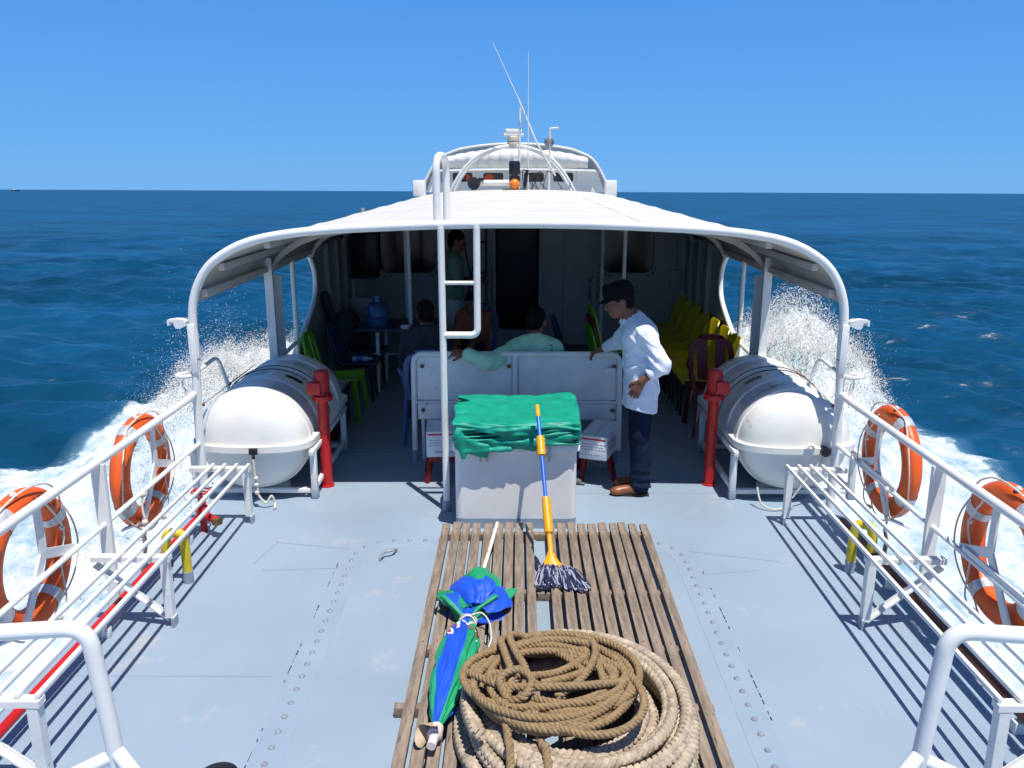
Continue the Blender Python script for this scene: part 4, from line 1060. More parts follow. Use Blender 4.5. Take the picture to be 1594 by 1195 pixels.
# ================================================================ LIFE RAFTS
def raft(s, lab, cxx):
    t = thing('life_raft', lab, 'life raft', (cxx, 0, 0), 0, 'white life raft canisters')
    Z0 = .445; Yf, Yb = 5.80, 7.22
    def sec(y, r, up=True, n=25, sq=1.0):
        a = np.linspace(0, math.pi, n) if up else np.linspace(math.pi, 2 * math.pi, n)
        return [(r * math.cos(q), y, Z0 + r * (sq if up else .93) * math.sin(q)) for q in a]
    # body profile with ribs
    ys, rs = [], []
    def add(y, r): ys.append(y); rs.append(r)
    add(Yf - .045, .003); add(Yf - .038, .15); add(Yf - .018, .25); add(Yf + .02, .335); add(Yf + .07, .385); add(Yf + .13, .409); add(Yf + .16, .412)
    add(Yf + .162, .425); add(Yf + .215, .425); add(Yf + .22, .412)
    for c in (6.30, 6.68, 6.99):
        add(c - .055, .412); add(c - .05, .428); add(c + .05, .428); add(c + .055, .412)
    add(Yb - .06, .412); add(Yb, .38); add(Yb + .06, .25); add(Yb + .075, .003)
    b = MB(); b.grid(np.array([sec(y, r, True, 29, .95) for y, r in zip(ys, rs)])); b.build('upper_shell', raftm, t, ang=28)
    b = MB(); b.grid(np.array([sec(y, r * .985, False, 29) for y, r in zip(ys, rs)])); b.build('lower_shell', raftm, t, ang=28)
    # flange where the halves meet
    hl = [(.455, 6.02), (.448, 5.92), (.42, 5.85), (.37, 5.80), (.29, 5.762), (.18, 5.738), (.06, 5.728)]
    ol = [(.455, 7.18), (.36, 7.30), (-.36, 7.30), (-.455, 7.18)] + [(-x, y) for x, y in hl] + hl[::-1]
    b = MB(); b.prism(ol, Z0 - .035, Z0 + .012); b.build('flange', raftm, t)
    # straps / wire
    for y, m_ in ((6.50, darkseal), (6.56, darkseal)):
        b = MB(); a = np.linspace(R(4), R(176), 40)
        b.tube([(.436 * math.cos(q), y + .05 * math.sin(q * 1.0) * (1 if y > 6.52 else -.2), Z0 + .416 * math.sin(q)) for q in a], .004, 5); b.build('lashing_wire', darkseal, t)
    # printed lettering patches on the shell
    up = [o for o in t.children if o.name.startswith('upper_shell')][0]
    def patch(y, a0, a1, w, mat, nm='label'):
        b = MB(); a = np.linspace(R(a0), R(a1), 12)
        b.grid(np.array([[((.4165) * math.cos(q), y + d, Z0 + .4165 * .95 * math.sin(q) + .001) for d in (-w / 2, w / 2)] for q in a])); return b.build(nm, mat, t)
    ia = (lambda a: a) if s < 0 else (lambda a: 180 - a)
    q0, q1 = sorted((ia(52), ia(72))); lb = patch(6.44, q0, q1, .05, blackp, 'black_label')
    for yy_, a0, a1, w_ in ((6.16, 34, 74, .15), (6.83, 40, 88, .17), (6.50, 96, 118, .16)):
        q0, q1 = sorted((ia(a0), ia(a1))); patch(yy_, q0, q1, w_, raftg, 'printed_band')
    g = random.Random(3 + s)
    def lettering(body, size, y, ang, col, nm='lettering', flip=False):
        vs, fs = text_mesh(body, size)
        rr = .4175; out = []
        for x, yy_, z in vs:
            q = R(ang) - x / rr
            out.append((rr * math.cos(q), y + yy_, Z0 + rr * .95 * math.sin(q) + .0015))
        b = MB(); b.add(out, fs, smooth=False); b.build(nm, col, t)
    if s > 0:
        lettering('SOLAS', .05, 6.44, 118, paperw); lettering('A', .05, 6.44, 100, blackp)
        lettering('batt ry', .075, 6.12, 98, M('print_navy', (.03, .04, .10), .6))
    else:
        lettering('<', .06, 6.44, 80, blackp)
        lettering('serv ce d', .06, 6.83, 80, M('print_navy', (.03, .04, .10), .6))
    for y, aa in ((6.15, 66), (6.83, 62)):
        for k in range(4):
            lettering(''.join(g.choice('-=.~') for _ in range(14)), .028, y + .06 - k * .038, ia(aa), printgrey, 'small_print')
    # painter hook and lines at the near end
    if s < 0:
        b = MB(); b.box((.06, 5.716, Z0 - .015), (.06, .03, .045), .005); b.tube([(.06, 5.71, Z0 - .03), (.06, 5.71, Z0 - .07)], .012, 8); b.build('hook_block', blackp, t)
        b = MB(); b.tube(smooth_path([(.06, 5.70, Z0 - .07), (.065, 5.70, .24), (.075, 5.70, .16), (.08, 5.70, .10), (.13, 5.70, .04), (.17, 5.71, .09), (.19, 5.72, .03), (.2, 5.66, .01)], 8), .009, 8)
        for z in (.23, .18, .12): b.ball((.07, 5.70, z), .018, 6)
        b.build('painter_rope', ropew, t)
    else:
        b = MB(); b.lathe([(.034, -.03), (.036, .02), (.02, .03)], c=(.16, 5.735, Z0 - .01), axis='y', n=14); b.build('hook_block', blackp, t)
        b = MB(); b.tube(smooth_path([(.16, 5.72, Z0 - .03), (.05, 5.71, .25), (-.05, 5.72, .08)], 6), .007, 6)
        b.tube(smooth_path([(-.30, 5.76, .15), (-.28, 5.70, .05), (-.2, 5.66, .015), (-.08, 5.68, .03), (-.05, 5.70, .015)], 6), .007, 6); b.build('painter_rope', ropew, t)
        b = MB(); b.tube(fillet([(.02, 5.72, Z0 + .02), (.05, 5.72, Z0 + .05), (.08, 5.72, Z0 + .02)], .02), .014, 8); b.build('lug', raftm, t)
    return t
def cradle(s, lab, cxx):
    t = thing('raft_cradle', lab, 'cradle', (cxx, 0, 0), 0, 'raft cradles')
    for sx in (-1, 1):
        for y in (5.90, 7.0):
            b = MB(); b.box((sx * .445, y, .215), (.045, .05, .30), .004); lg = b.build('leg', white2, t)
            b = MB(); b.box((sx * .445, y, .032), (.05, .055, .063), .003); b.build('foot', greyfoot, lg)
        b = MB(); b.box((sx * .448, 6.45, .375), (.035, 1.24, .04), .004); b.build('side_rail', white2, t)
        b = MB(); b.box((sx * .447, 6.45, .09), (.03, 1.06, .04), .004); b.build('side_rail', white2, t)
    for y in (5.92, 6.98):
        b = MB(); b.box((0, y, .055), (.84, .04, .035), .003); b.build('cross_bar', white2, t)
    # block on which the shell stands
    for y in (6.1, 6.8):
        b = MB(); b.box((0, y, .03), (.4, .06, .05), .003); b.build('support', white2, t)
    return t
raft(-1, 'white life raft canister with black label on the left side of the deck', -1.97)
cradle(-1, 'white steel cradle under the life raft on the left side', -1.97)
raft(1, 'white life raft canister crossed by post shadows on the right side of the deck', 2.06)
cradle(1, 'white steel cradle under the life raft on the right side', 2.06)
# lashing wires from the grab rails over the rafts
for s, cxx in ((-1, -1.97), (1, 2.06)):
    t = thing('lashing_line', 'thin lashing wire from the %s rail across the life raft' % ('left' if s < 0 else 'right'), 'wire', (0, 0, 0))
    for y0, z0, y1 in ((5.76, .77, 6.5), (6.33, .78, 6.62)):
        b = MB(); b.tube([(s * 2.26, y0, z0), (cxx + s * .17, y1, .865)], .003, 5); b.ball((s * 2.26, y0, z0), .014, 5, (1.4, 1, 1)); b.build('wire', rustm, t)

# ================================================================ HYDRANTS
def hydrant(x, y, lab):
    t = thing('fire_hydrant', lab, 'hydrant', (x, y, 0), 0, 'red hydrant posts'); t.scale = (.72, .72, 1)
    b = MB(); b.lathe([(.075, 0), (.076, .012), (.060, .014), (.058, .70)], n=24); b.build('post', redp, t)
    b = MB(); b.lathe([(.105, .70), (.108, .706), (.108, .735), (.102, .742)], n=24); fl_ = b.build('flange', redp, t)
    b = MB()
    for k in range(8): b.lathe([(.009, .742), (.009, .756), (.004, .758)], c=(.088 * math.cos(k * .785), .088 * math.sin(k * .785), 0), n=6)
    b.build('bolts', redp, fl_)
    b = MB(); b.lathe([(.07, .742), (.07, .77), (.082, .775), (.083, .90), (.078, .93), (.02, .935)], n=24); b.build('motor_housing', redp, t)
    b = MB(); b.box((-.065 if x < 0 else .065, -.06, .805), (.14, .11, .095), .006); b.build('terminal_box', redp, t)
    return t
hydrant(-1.49, 6.15, 'red hydrant post beside the left life raft')
hydrant(1.51, 6.20, 'red hydrant post beside the right life raft')

# ================================================================ LIFEBUOYS
def lifebuoy(s, y, z, lab, text=None, tilt=0., yaw=0.):
    t = thing('lifebuoy', lab, 'lifebuoy', (s * 2.385, y, z), 0, 'orange lifebuoys on the railings')
    t.rotation_euler = (0, tilt, yaw)
    RR, rr = .295, .062
    tor = []
    for a in np.linspace(0, 2 * math.pi, 64, endpoint=False):
        tor.append([((rr * .9) * math.sin(q), (RR + rr * 1.08 * math.cos(q)) * math.cos(a), (RR + rr * 1.08 * math.cos(q)) * math.sin(a)) for q in np.linspace(0, 2 * math.pi, 20, endpoint=False)])
    b = MB(); b.grid(np.array(tor), closed_u=True, closed_v=True); ring = b.build('ring', orange, t)
    for k, a0 in enumerate((28, 118, 208, 298)):
        b = MB(); rows = []
        for a in np.radians(np.linspace(a0 - 6.5, a0 + 6.5, 6)):
            rows.append([((rr * .9 + .003) * math.sin(q), (RR + (rr * 1.08 + .003) * math.cos(q)) * math.cos(a), (RR + (rr * 1.08 + .003) * math.cos(q)) * math.sin(a)) for q in np.linspace(0, 2 * math.pi, 20, endpoint=False)])
        b.grid(np.array(rows), closed_v=True); b.build('tape', silver, t)
    g = random.Random(int(y * 100) + s)
    b = MB()
    pts = []
    for k in range(33):
        a = 2 * math.pi * k / 32; kk = k % 8
        sag = (0 if kk == 0 else 1) * .006 * math.sin(math.pi * kk / 8)
        r_ = RR + rr * 1.08 + .006 + sag * (1 + .6 * g.random())
        pts.append((-s * (.02 + .035 * math.sin(math.pi * kk / 8)), r_ * math.cos(a + R(28)), r_ * math.sin(a + R(28))))
    b.tube(smooth_path(pts[:-1], 4, True), .005, 6, closed=True)
    # inner hanging line
    b.tube(smooth_path([(-s * .06, .10, .28), (-s * .075, .22, .08), (-s * .07, .17, -.08), (-s * .075, .16, -.3), (-s * .06, .10, -.36)], 6), .005, 6)
    b.build('grab_line', ropew, t)
    b = MB(); b.ball((-s * .07, .22, .08), .014, 6); b.ball((-s * .06, .1, -.36), .02, 6); b.ball((-s * .02, -.05, .365), .014, 6, (1, 1.5, 1)); b.build('knot', ropew, t)
    if text:
        vs, fs = text_mesh(text, .062)
        out = []
        for x, yy_, zz in vs:
            a = R(62) - x / RR * (1 if s < 0 else -1); q = yy_ / rr
            r_ = RR + (rr * 1.08 + .002) * math.sin(q); dx = (rr * .9 + .002) * math.cos(q)
            out.append((-s * dx, r_ * math.cos(a), r_ * math.sin(a)))
        b = MB(); b.add(out, fs, smooth=False); b.build('lettering', blackp, t)
    return t
lifebuoy(-1, 4.99, .555, 'orange lifebuoy on the left railing, the farther one beside the life raft')
lifebuoy(-1, 3.70, .56, 'orange lifebuoy cut by the left edge of the photo', 'VTOUR')
lifebuoy(1, 5.07, .60, 'orange lifebuoy on the right railing, the farther one beside the life raft')
lifebuoy(1, 3.76, .58, 'orange lifebuoy cut by the right edge of the photo', None)
# short rope ends knotted to the mid rails
for s, y in ((-1, 4.72), (1, 4.82)):
    t = thing('hanging_rope', 'frayed %s hanging from the mid rail below the farther %s lifebuoy' % ('rope end and canvas strap', 'left' if s < 0 else 'right'), 'rope', (s * 2.27, y, .5))
    b = MB(); b.tube(smooth_path([(0, 0, .02), (.0, -.02, -.08), (.012, -.03, -.16), (0, -.02, -.26)], 6), .007, 7); b.ball((0, 0, .0), .022, 6); b.ball((.01, -.03, -.17), .02, 6); b.build('rope_end', ropew, t)
    b = MB(); b.grid(np.array([[(s * .01 + .01 * math.sin(k), -.02 - .05 * k / 6 + w, -.26 - .26 * k / 6) for w in (-.025, .025)] for k in range(7)]), thick=.006); b.build('strap', M('strap_grey', (.30, .25, .22), .9), t)
# ================================================================ SLATTED WOODEN GRATING
gr = thing('wooden_grating', 'weathered wooden slatted grating lying in the middle of the deck', 'grating')
g = random.Random(4)
xl0, xl1 = -.51, .885
yb, yt = 1.9, 5.27
for y in (5.16, 4.36, 3.78, 3.30, 2.4):
    b = MB(); b.box((.1875 - (.02 if y == 3.30 else 0), y, .0275), (1.385 + (.06 if y == 3.30 else 0), .045, .052), .003); b.build('cross_beam', wood, gr)
n = 20
gap_after = 8
for k in range(n):
    f = (k + .5) / n
    x = xl0 + .035 + (xl1 - xl0 - .07) * k / (n - 1)
    if k == gap_after + 1: x -= .0
    w = .053 + g.uniform(-.003, .003)
    if k == 9: continue                      # one slat is missing beside the mop
    y1 = yt + g.uniform(-.02, .02)
    b = MB(); b.box((0, 0, 0), (w, y1 - yb, .026), .003)
    me = b.build('slat', wood, gr)
    me.location = (x + g.uniform(-.004, .004), (y1 + yb) / 2, .068 + g.uniform(-.001, .002)); me.rotation_euler = (0, g.uniform(-.02, .02), g.uniform(-.002, .002))
    if k in (0, 1, 2, 3): me.location.x += -.004
b = MB()
for y in (5.16, 4.36, 3.78):
    for k in range(n):
        if k == 9: continue
        x = xl0 + .035 + (xl1 - xl0 - .07) * k / (n - 1); b.lathe([(.005, .0805), (.004, .083)], c=(x, y + g.uniform(-.01, .01), 0), n=6)
b.build('nail_heads', rustm, gr)

# ================================================================ DECK LOCKER WITH FOLDED TARPAULIN
lk = thing('deck_locker', 'white storage locker with a rounded lid standing behind the grating', 'locker')
bx0, bx1, by0, by1 = -.425, .405, 5.35, 5.98
b = MB(); b.prism(rrect(bx0, bx1, by0, by1, .05), .075, .575); b.build('body', white, lk)
b = MB(); b.prism(rrect(bx0 - .002, bx1 + .002, by0 - .002, by1 + .002, .05), .0, .075); b.build('base', greyfoot, lk)
b = MB()
o1 = rrect(bx0 - .022, bx1 + .022, by0 - .024, by1 + .02, .06, 8); o2 = rrect(bx0 - .012, bx1 + .012, by0 - .014, by1 + .01, .055, 8); o3 = rrect(bx0 + .03, bx1 - .03, by0 + .03, by1 - .03, .04, 8)
b.grid(np.array([[(p[0], p[1], .565) for p in o3], [(p[0], p[1], .565) for p in o1], [(p[0], p[1], .605) for p in o1], [(p[0], p[1], .622) for p in o2], [(p[0], p[1], .63) for p in o3]]), closed_v=True)
b.add([(p[0], p[1], .63) for p in o3], [list(range(len(o3)))])
b.build('lid', white, lk, ang=60)
for x in (-.225, .195):
    for dx in (-.022, .022):
        b = MB(); b.box((x + dx, by0 - .022, .56), (.014, .03, .085), .004); b.tube([(x + dx, by0 - .03, .53), (x + dx, by0 - .034, .50)], .008, 8); b.build('latch', M('latch_grey', (.45, .45, .43), .5, metal=.2, spots=((.2, .12, .07), .62, 30)), lk)

# folded green tarpaulin: a soft stack of layers
T = SDF((-.52, 5.20, .44), (.50, 6.10, .90), .0060)
def warp_for(seed, a=.018):
    def w(p):
        x, y, z = p
        return [x + .008 * np.sin(17 * y + seed), y + .010 * np.sin(9 * x + seed * 2) + .006 * np.sin(27 * x + seed) + .10 * 0 * x, z + a * .7 * np.sin(5.2 * x + seed) + a * .45 * np.sin(11 * x - 5 * y + seed * 1.7) - .03 * 0]
    return w
lay = [(.642, .43, .37, .0), (.660, .425, .378, .8), (.679, .415, .362, 1.9), (.699, .422, .38, 2.7), (.719, .412, .366, 3.1), (.738, .418, .376, 3.9)]
for z, hx, hy, sd in lay:
    T.rbox((-.005 + .008 * math.sin(sd * 5), 5.655 - .0 + .01 * math.sin(sd * 3), z + .004), (hx, hy, .0085), r=.005, k=.002, warp=warp_for(sd), rot=(.02, 0, .01 * math.sin(sd)))
# top sheet with a heavier rounded front fold
T.rbox((-.01, 5.66, .765), (.425, .372, .014), r=.008, k=.004, warp=warp_for(1.4, .02), rot=(.012, -.02, .01))
T.rbox((.0, 5.305, .742), (.405, .016, .034), r=.008, k=.006, rot=(-.30, -.02, .015), warp=warp_for(1.1))
# slack folds drooping over the left front of the locker
T.rbox((-.30, 5.300, .620), (.12, .020, .055), r=.02, k=.015, rot=(.12, .18, .05), warp=warp_for(.4))
T.rbox((-.08, 5.300, .628), (.22, .018, .036), r=.018, k=.012, rot=(.1, .03, 0), warp=warp_for(2.4))
T.rbox((.22, 5.300, .655), (.2, .018, .028), r=.018, k=.012, rot=(.1, -.12, 0), warp=warp_for(4.4))
T.cap((-.395, 5.30, .70), (-.36, 5.29, .545), .034, .022, k=.02); T.cap((-.34, 5.29, .58), (-.05, 5.285, .60), .018, .014, k=.015)
T.cap((.40, 5.32, .76), (.42, 5.36, .66), .022, .02, k=.03); T.cap((.40, 5.9, .79), (.42, 5.5, .69), .022, .022, k=.03)
T.disp(lambda x, y, z: .0022 * np.sin(38 * x + 22 * z + 5 * np.sin(7 * x)) * np.sin(19 * z + 9 * x + 4) + .0008 * np.sin(53 * x - 31 * y + 12 * np.sin(5 * x + 3 * y)) + .005 * np.sin(7.3 * x + 1.2) * np.sin(8 * y))
tp_ = T.build('folded_tarpaulin', tarp_m)
tag(tp_, 'folded green tarpaulin lying on the white storage locker', 'tarpaulin')

# ================================================================ MOP
mo = thing('mop', 'mop with blue handle and orange grips leaning on the green tarpaulin', 'mop', (0, 0, .015))
A = np.array((.205, 4.50, .13)); B = np.array((.128, 5.235, .905))
B = A + (B - A) * 1.0
P_m = lambda t: A + (B - A) * t
b = MB(); b.tube([P_m(.22), P_m(.93)], .0125, 12); b.build('handle', mop_b, mo)
b = MB(); b.tube([P_m(.92), P_m(.925), P_m(.99), P_m(1.0)], [.0135, .015, .015, .011], 12); b.build('end_cap', mop_y, mo)
b = MB(); b.ball(P_m(.975) + np.array((0, -.012, .004)), .005, 5); b.build('hang_hole', darkseal, mo)
b = MB()
b.tube([P_m(.66), P_m(.665), P_m(.70), P_m(.71), P_m(.74), P_m(.785), P_m(.79)], [.015, .025, .028, .023, .028, .025, .015], 14)
ax = unit(B - A)
for t in (.69, .715, .74, .765): b.tube([P_m(t) + np.array((.022, 0, 0)), P_m(t + .012) + np.array((.022, 0, 0))], .008, 8)
b.build('grip', mop_y, mo)
b = MB()
b.tube([P_m(.06), P_m(.10), P_m(.18), P_m(.19), P_m(.27), P_m(.40), P_m(.405)], [.017, .015, .015, .027, .028, .024, .015], 14)
for t in (.22, .26, .3, .34, .37): b.tube([P_m(t) + np.array((.022, -.004, 0)), P_m(t + .02) + np.array((.022, -.004, 0))], .008, 8)
b.build('socket', mop_y, mo)
b = MB()
side = np.array((1., 0, 0)); up = unit(np.cross(side, ax))
rows = []
for t, w in ((.085, .014), (.05, .030), (.01, .055), (-.02, .073), (-.04, .076)):
    p = P_m(t); rows.append([p + side * w * math.cos(q) + up * (.013 + (.075 - w) * .02) * math.sin(q) for q in np.linspace(0, 2 * math.pi, 24, endpoint=False)])
b.grid(np.array(rows), closed_v=True); b.add(rows[-1], [list(range(24))]); b.build('head_clamp', mop_y, mo)
g = random.Random(8)
yarn_a = M('yarn_navy', (.03, .035, .10), .95, bump=.002, bscale=300); yarn_b = M('yarn_grey', (.42, .44, .52), .95, bump=.002, bscale=300)
b = MB()
base = P_m(-.03)
for k in range(620):
    u = g.uniform(-1, 1); o = base + side * .062 * u + up * g.uniform(-.014, .022)
    L_ = g.uniform(.05, .15) + (.05 if u > .3 else 0); dr = .10 * u + g.uniform(-.25, .25) + (.38 if u > .25 else .05)
    end = np.array((o[0] + dr * L_ * 1.2, o[1] - L_ * g.uniform(.45, 1.0), .070 + g.uniform(0, .05) * (1.2 - L_ * 4)))
    mid = (o + end) / 2 + np.array((g.uniform(-.02, .02), -.012, .030 + g.uniform(-.01, .035)))
    hook = end + np.array((g.uniform(-.02, .02), g.uniform(-.02, .012), g.uniform(-.004, .012)))
    b.cur = 0 if g.random() < .6 else 1
    b.tube(smooth_path([o, mid, end, hook], 3), .0040, 4)
b.build('mop_yarn', [yarn_a, yarn_b], mo)

# ================================================================ FOLDED UMBRELLA
um = thing('beach_umbrella', 'closed green and blue beach umbrella lying on the wooden slats', 'umbrella', (0, 0, .015))
A = np.array((-.345, 2.93, .125)); B = np.array((-.132, 5.20, .095))
ax = unit(B - A); side = unit(np.cross(ax, (0, 0, 1))); upv = np.cross(side, ax)
def U(t, a=0, h=0): return A + ax * t + side * a + upv * h
b = MB(); b.tube([U(.35), U(2.27)], .0125, 12); b.build('pole', polew, um)
LETT = []
prof_u = [(.09, .016), (.14, .03), (.25, .060), (.40, .080), (.58, .092), (.72, .088), (.84, .068), (.92, .042), (.96, .034), (1.0, .040), (1.05, .072), (1.11, .112), (1.17, .135), (1.22, .130)]
rows = []; nth = 96
tt = np.linspace(.09, 1.22, 64)
for t in tt:
    r = np.interp(t, [p[0] for p in prof_u], [p[1] for p in prof_u]); row = []
    fl = max(0, (t - .98) / .24)
    for k in range(nth):
        q = 2 * math.pi * k / nth
        pl = 1 + (.10 + .16 * fl) * math.sin(8 * q + 1.5 * math.sin(3 * t * 6)) + .05 * math.sin(17 * q + 9 * t)
        rr = r * pl
        hh = rr * math.sin(q) * (.85 - .25 * fl); aa = rr * math.cos(q) * (1 + .35 * fl)
        hh = max(hh, -.050 + .004 * math.sin(q * 5))
        tw = fl * .10 * math.sin(4 * q + .8)
        row.append(U(t + tw, aa, hh + .012 * (t < .95)))
    rows.append(row)
P = np.array(rows)
b = MB(); nv = nth
def panel_of(k, t): return int(((k + 5) % nth) / nth * 8) % 2
fsA = []
for i in range(len(tt) - 1):
    for k in range(nth):
        j = (k + 1) % nth
        fsA.append(([i * nv + k, (i + 1) * nv + k, (i + 1) * nv + j, i * nv + j], 1 if (18 <= k < 36 or 60 <= k < 72 or 84 <= k < 92) else 0))
o = len(b.v); b.v.extend([tuple(p) for p in P.reshape(-1, 3)])
for f, mi in fsA: b.f.append(f); b.mi.append(mi); b.sm.append(True)
uc = b.build('canopy', [umb_g, umb_b], um, ang=60)
# loose skirt flaps beyond the tie
S2 = SDF((-.48, 3.80, .06), (.10, 4.50, .34), .007)
def flap(c, half, rot, k=.012): S2.rbox(c, half, r=.009, k=k, rot=rot)
b = MB()
def leaf(pts, mat, nm):
    """a crumpled cloth flap spanned by a grid of control points"""
    C = np.array(pts, float); nu, nvv = C.shape[:2]
    def up1(C):
        r = []
        for row in C: r.append(smooth_path(list(row), 7))
        r = np.array(r); r2 = [smooth_path(list(r[:, j]), 7) for j in range(r.shape[1])]
        return np.array(r2)
    G = up1(C); ii, jj = np.meshgrid(np.arange(G.shape[0]), np.arange(G.shape[1]), indexing='ij')
    G[..., 2] += .006 * np.sin(ii * .55 + jj * .3) * np.sin(jj * .45) + .003 * np.sin(ii * 1.3 - jj * .8)
    b = MB(); b.grid(G, thick=.003); return b.build(nm, mat, um, ang=70)
leaf([[(-.245, 4.40, .13), (-.20, 4.41, .15), (-.17, 4.38, .13)], [(-.30, 4.30, .16), (-.22, 4.31, .215), (-.13, 4.30, .17)], [(-.27, 4.20, .17), (-.21, 4.17, .23), (-.09, 4.19, .17)], [(-.20, 4.15, .18), (-.16, 4.06, .19), (-.11, 4.10, .15)]], umb_g, 'cloth_flap')
leaf([[(-.10, 4.32, .10), (-.06, 4.22, .12), (-.03, 4.15, .09)], [(-.13, 4.22, .16), (-.09, 4.14, .17), (-.03, 4.08, .10)], [(-.17, 4.10, .20), (-.13, 4.04, .19), (-.08, 4.00, .12)], [(-.21, 3.98, .17), (-.19, 3.96, .16), (-.15, 3.95, .13)]], umb_b, 'cloth_flap')
leaf([[(-.36, 4.26, .13), (-.30, 4.28, .17), (-.24, 4.24, .19)], [(-.37, 4.18, .14), (-.30, 4.18, .20), (-.22, 4.17, .22)], [(-.32, 4.08, .16), (-.27, 4.07, .21), (-.20, 4.06, .215)], [(-.26, 3.97, .16), (-.235, 3.96, .185), (-.20, 3.96, .18)]], umb_b, 'cloth_flap')
leaf([[(-.43, 4.17, .10), (-.40, 4.19, .13), (-.37, 4.17, .14)], [(-.41, 4.10, .11), (-.37, 4.11, .16), (-.33, 4.10, .16)], [(-.37, 4.03, .12), (-.33, 4.03, .16), (-.29, 4.03, .17)], [(-.29, 3.96, .14), (-.26, 3.96, .165), (-.235, 3.96, .17)]], umb_g, 'cloth_flap')
leaf([[(-.22, 4.20, .20), (-.17, 4.19, .22), (-.12, 4.16, .20)], [(-.24, 4.10, .22), (-.18, 4.09, .24), (-.12, 4.07, .21)], [(-.23, 4.02, .20), (-.195, 4.01, .215), (-.16, 4.0, .19)], [(-.225, 3.96, .175), (-.205, 3.96, .185), (-.19, 3.96, .175)]], umb_b, 'cloth_flap')
# tie cord
b = MB()
for d in (-.012, .004, .018):
    t0 = .955 + d
    b.tube([U(t0 + .01 * math.sin(q * 2 + d * 90), .044 * math.cos(q), .040 * math.sin(q) + .006) for q in np.linspace(0, 2 * math.pi, 26, endpoint=False)], .0045, 7, closed=True)
b.tube(smooth_path([U(.96, .02, .045), U(.98, .07, .05), U(.94, .115, .02), U(.86, .135, -.02), U(.78, .13, -.03)], 6), .0045, 7)
b.build('tie_cord', ropew, um)
# printed letters
def print_on(body, size, t, a, rotdeg, mat, fat=None):
    vs, fs = text_mesh(body, size)
    q = R(rotdeg); xd = side * math.cos(q) + ax * math.sin(q); yd = -side * math.sin(q) + ax * math.cos(q)
    p = wrap(vs, uc, U(t, a, .1), xd, yd, .0025)
    b = MB(); b.add(p, fs, smooth=False); b.build('print', mat, um)
print_on('M', .17, .83, .02, 8, cloth_w)
print_on('B', .12, .75, -.075, 95, cloth_w); print_on('B', .085, .75, -.075, 95, cloth_r); print_on('B', .085, .825, -.055, 95, cloth_r)
print_on('S', .09, .80, .062, 75, cloth_r); print_on('-', .1, .73, .07, 80, cloth_w)
# end ferrule
b = MB(); b.tube([U(.10), U(.05), U(.045), U(-.02)], [.03, .032, .021, .019], 14); b.build('ferrule', M('ferrule_white', (.72, .62, .60), .5), um)
b = MB(); b.grid(np.array([[U(.085 + .02 * math.sin(3 * q) - .045 * k, (.03 + .05 * k) * math.cos(q), (.03 + .035 * k) * math.sin(q)) for q in np.linspace(R(70), R(230), 14)] for k in (0, .5, 1)]), thick=.003); b.build('torn_collar', M('collar_beige', (.55, .43, .28), .7), um)

# ================================================================ ROPES
def rope_mesh(path, r, pitch, style):
    L_ = resample(path, pitch / (12 if style == 'plait' else 14)); P_, T_, U_, W_ = frames(list(L_))
    W_ = np.cross(T_, U_)
    s = np.arange(len(P_)) * (pitch / (12 if style == 'plait' else 14)); th = 2 * math.pi * s / pitch
    b = MB()
    if style == 'laid':
        for k in range(3):
            a = th + 2 * math.pi * k / 3
            b.tube(P_ + r * .50 * (np.cos(a)[:, None] * U_ + np.sin(a)[:, None] * W_), r * .56, 7)
    else:
        # plaited: two crossing layers of fat strands give the herring-bone look
        # three fat strands crossing over each other, two such braids back to back
        for k in range(3):
            a = th + 2 * math.pi * k / 3
            q = .35 * np.sin(s * 2.1) + s * .8
            X = r * .62 * np.sin(a); Y = r * .46 * np.sin(2 * a)
            uu = np.cos(q)[:, None] * U_ + np.sin(q)[:, None] * W_; ww = -np.sin(q)[:, None] * U_ + np.cos(q)[:, None] * W_
            b.tube(P_ + X[:, None] * uu + Y[:, None] * ww, r * .50, 6)
    return b
def coil(c, rx, ry, turns, z0, dz, jit, seed, shrink=0., n=40, phase=0., tiltx=0, tilty=0):
    g = np.random.default_rng(seed); pts = []
    ph = g.uniform(0, 6.28, (6,)); am = g.uniform(.4, 1, (6,)) * jit
    for i in range(int(turns * n)):
        q = phase + 2 * math.pi * i / n; t = i / (turns * n)
        k = 1 - shrink * t
        j1 = am[0] * math.sin(.37 * q + ph[0]) + am[1] * math.sin(.83 * q + ph[1]); j2 = am[2] * math.sin(.41 * q + ph[2]) + am[3] * math.sin(.71 * q + ph[3])
        j3 = am[4] * math.sin(.61 * q + ph[4]) + .5 * am[5] * math.sin(1.57 * q + ph[5])
        x = c[0] + (rx * k + j3 * .8) * math.cos(q) + j1; y = c[1] + (ry * k + j3 * .8) * math.sin(q) + j2
        z = z0 + dz * (i / n) + .35 * abs(j3) + tiltx * (x - c[0]) + tilty * (y - c[1])
        pts.append((x, y, max(z, z0)))
    return pts
pr = thing('mooring_rope', 'thick pale plaited mooring rope coiled on the wooden grating', 'rope', (0, 0, .017))
p1 = coil((.245, 3.08), .475, .55, 3.6, .095, .0, .016, 11, shrink=.02, phase=-1.9)
p2 = coil((.265, 3.10), .42, .48, 3.4, .10, .040, .020, 5, shrink=.10, phase=.6)
p3 = coil((.24, 3.08), .34, .40, 3.0, .10, .040, .022, 23, shrink=.16, phase=2.1)
p0 = coil((.265, 3.09), .465, .53, 2.6, .14, .035, .022, 15, shrink=.06, phase=.2)
for i, p in enumerate((p1, p0, p2, p3)):
    rope_mesh(smooth_path(p[::3], 4), .031, .088, 'plait').build('rope_strand', ropepl, pr, ang=60)
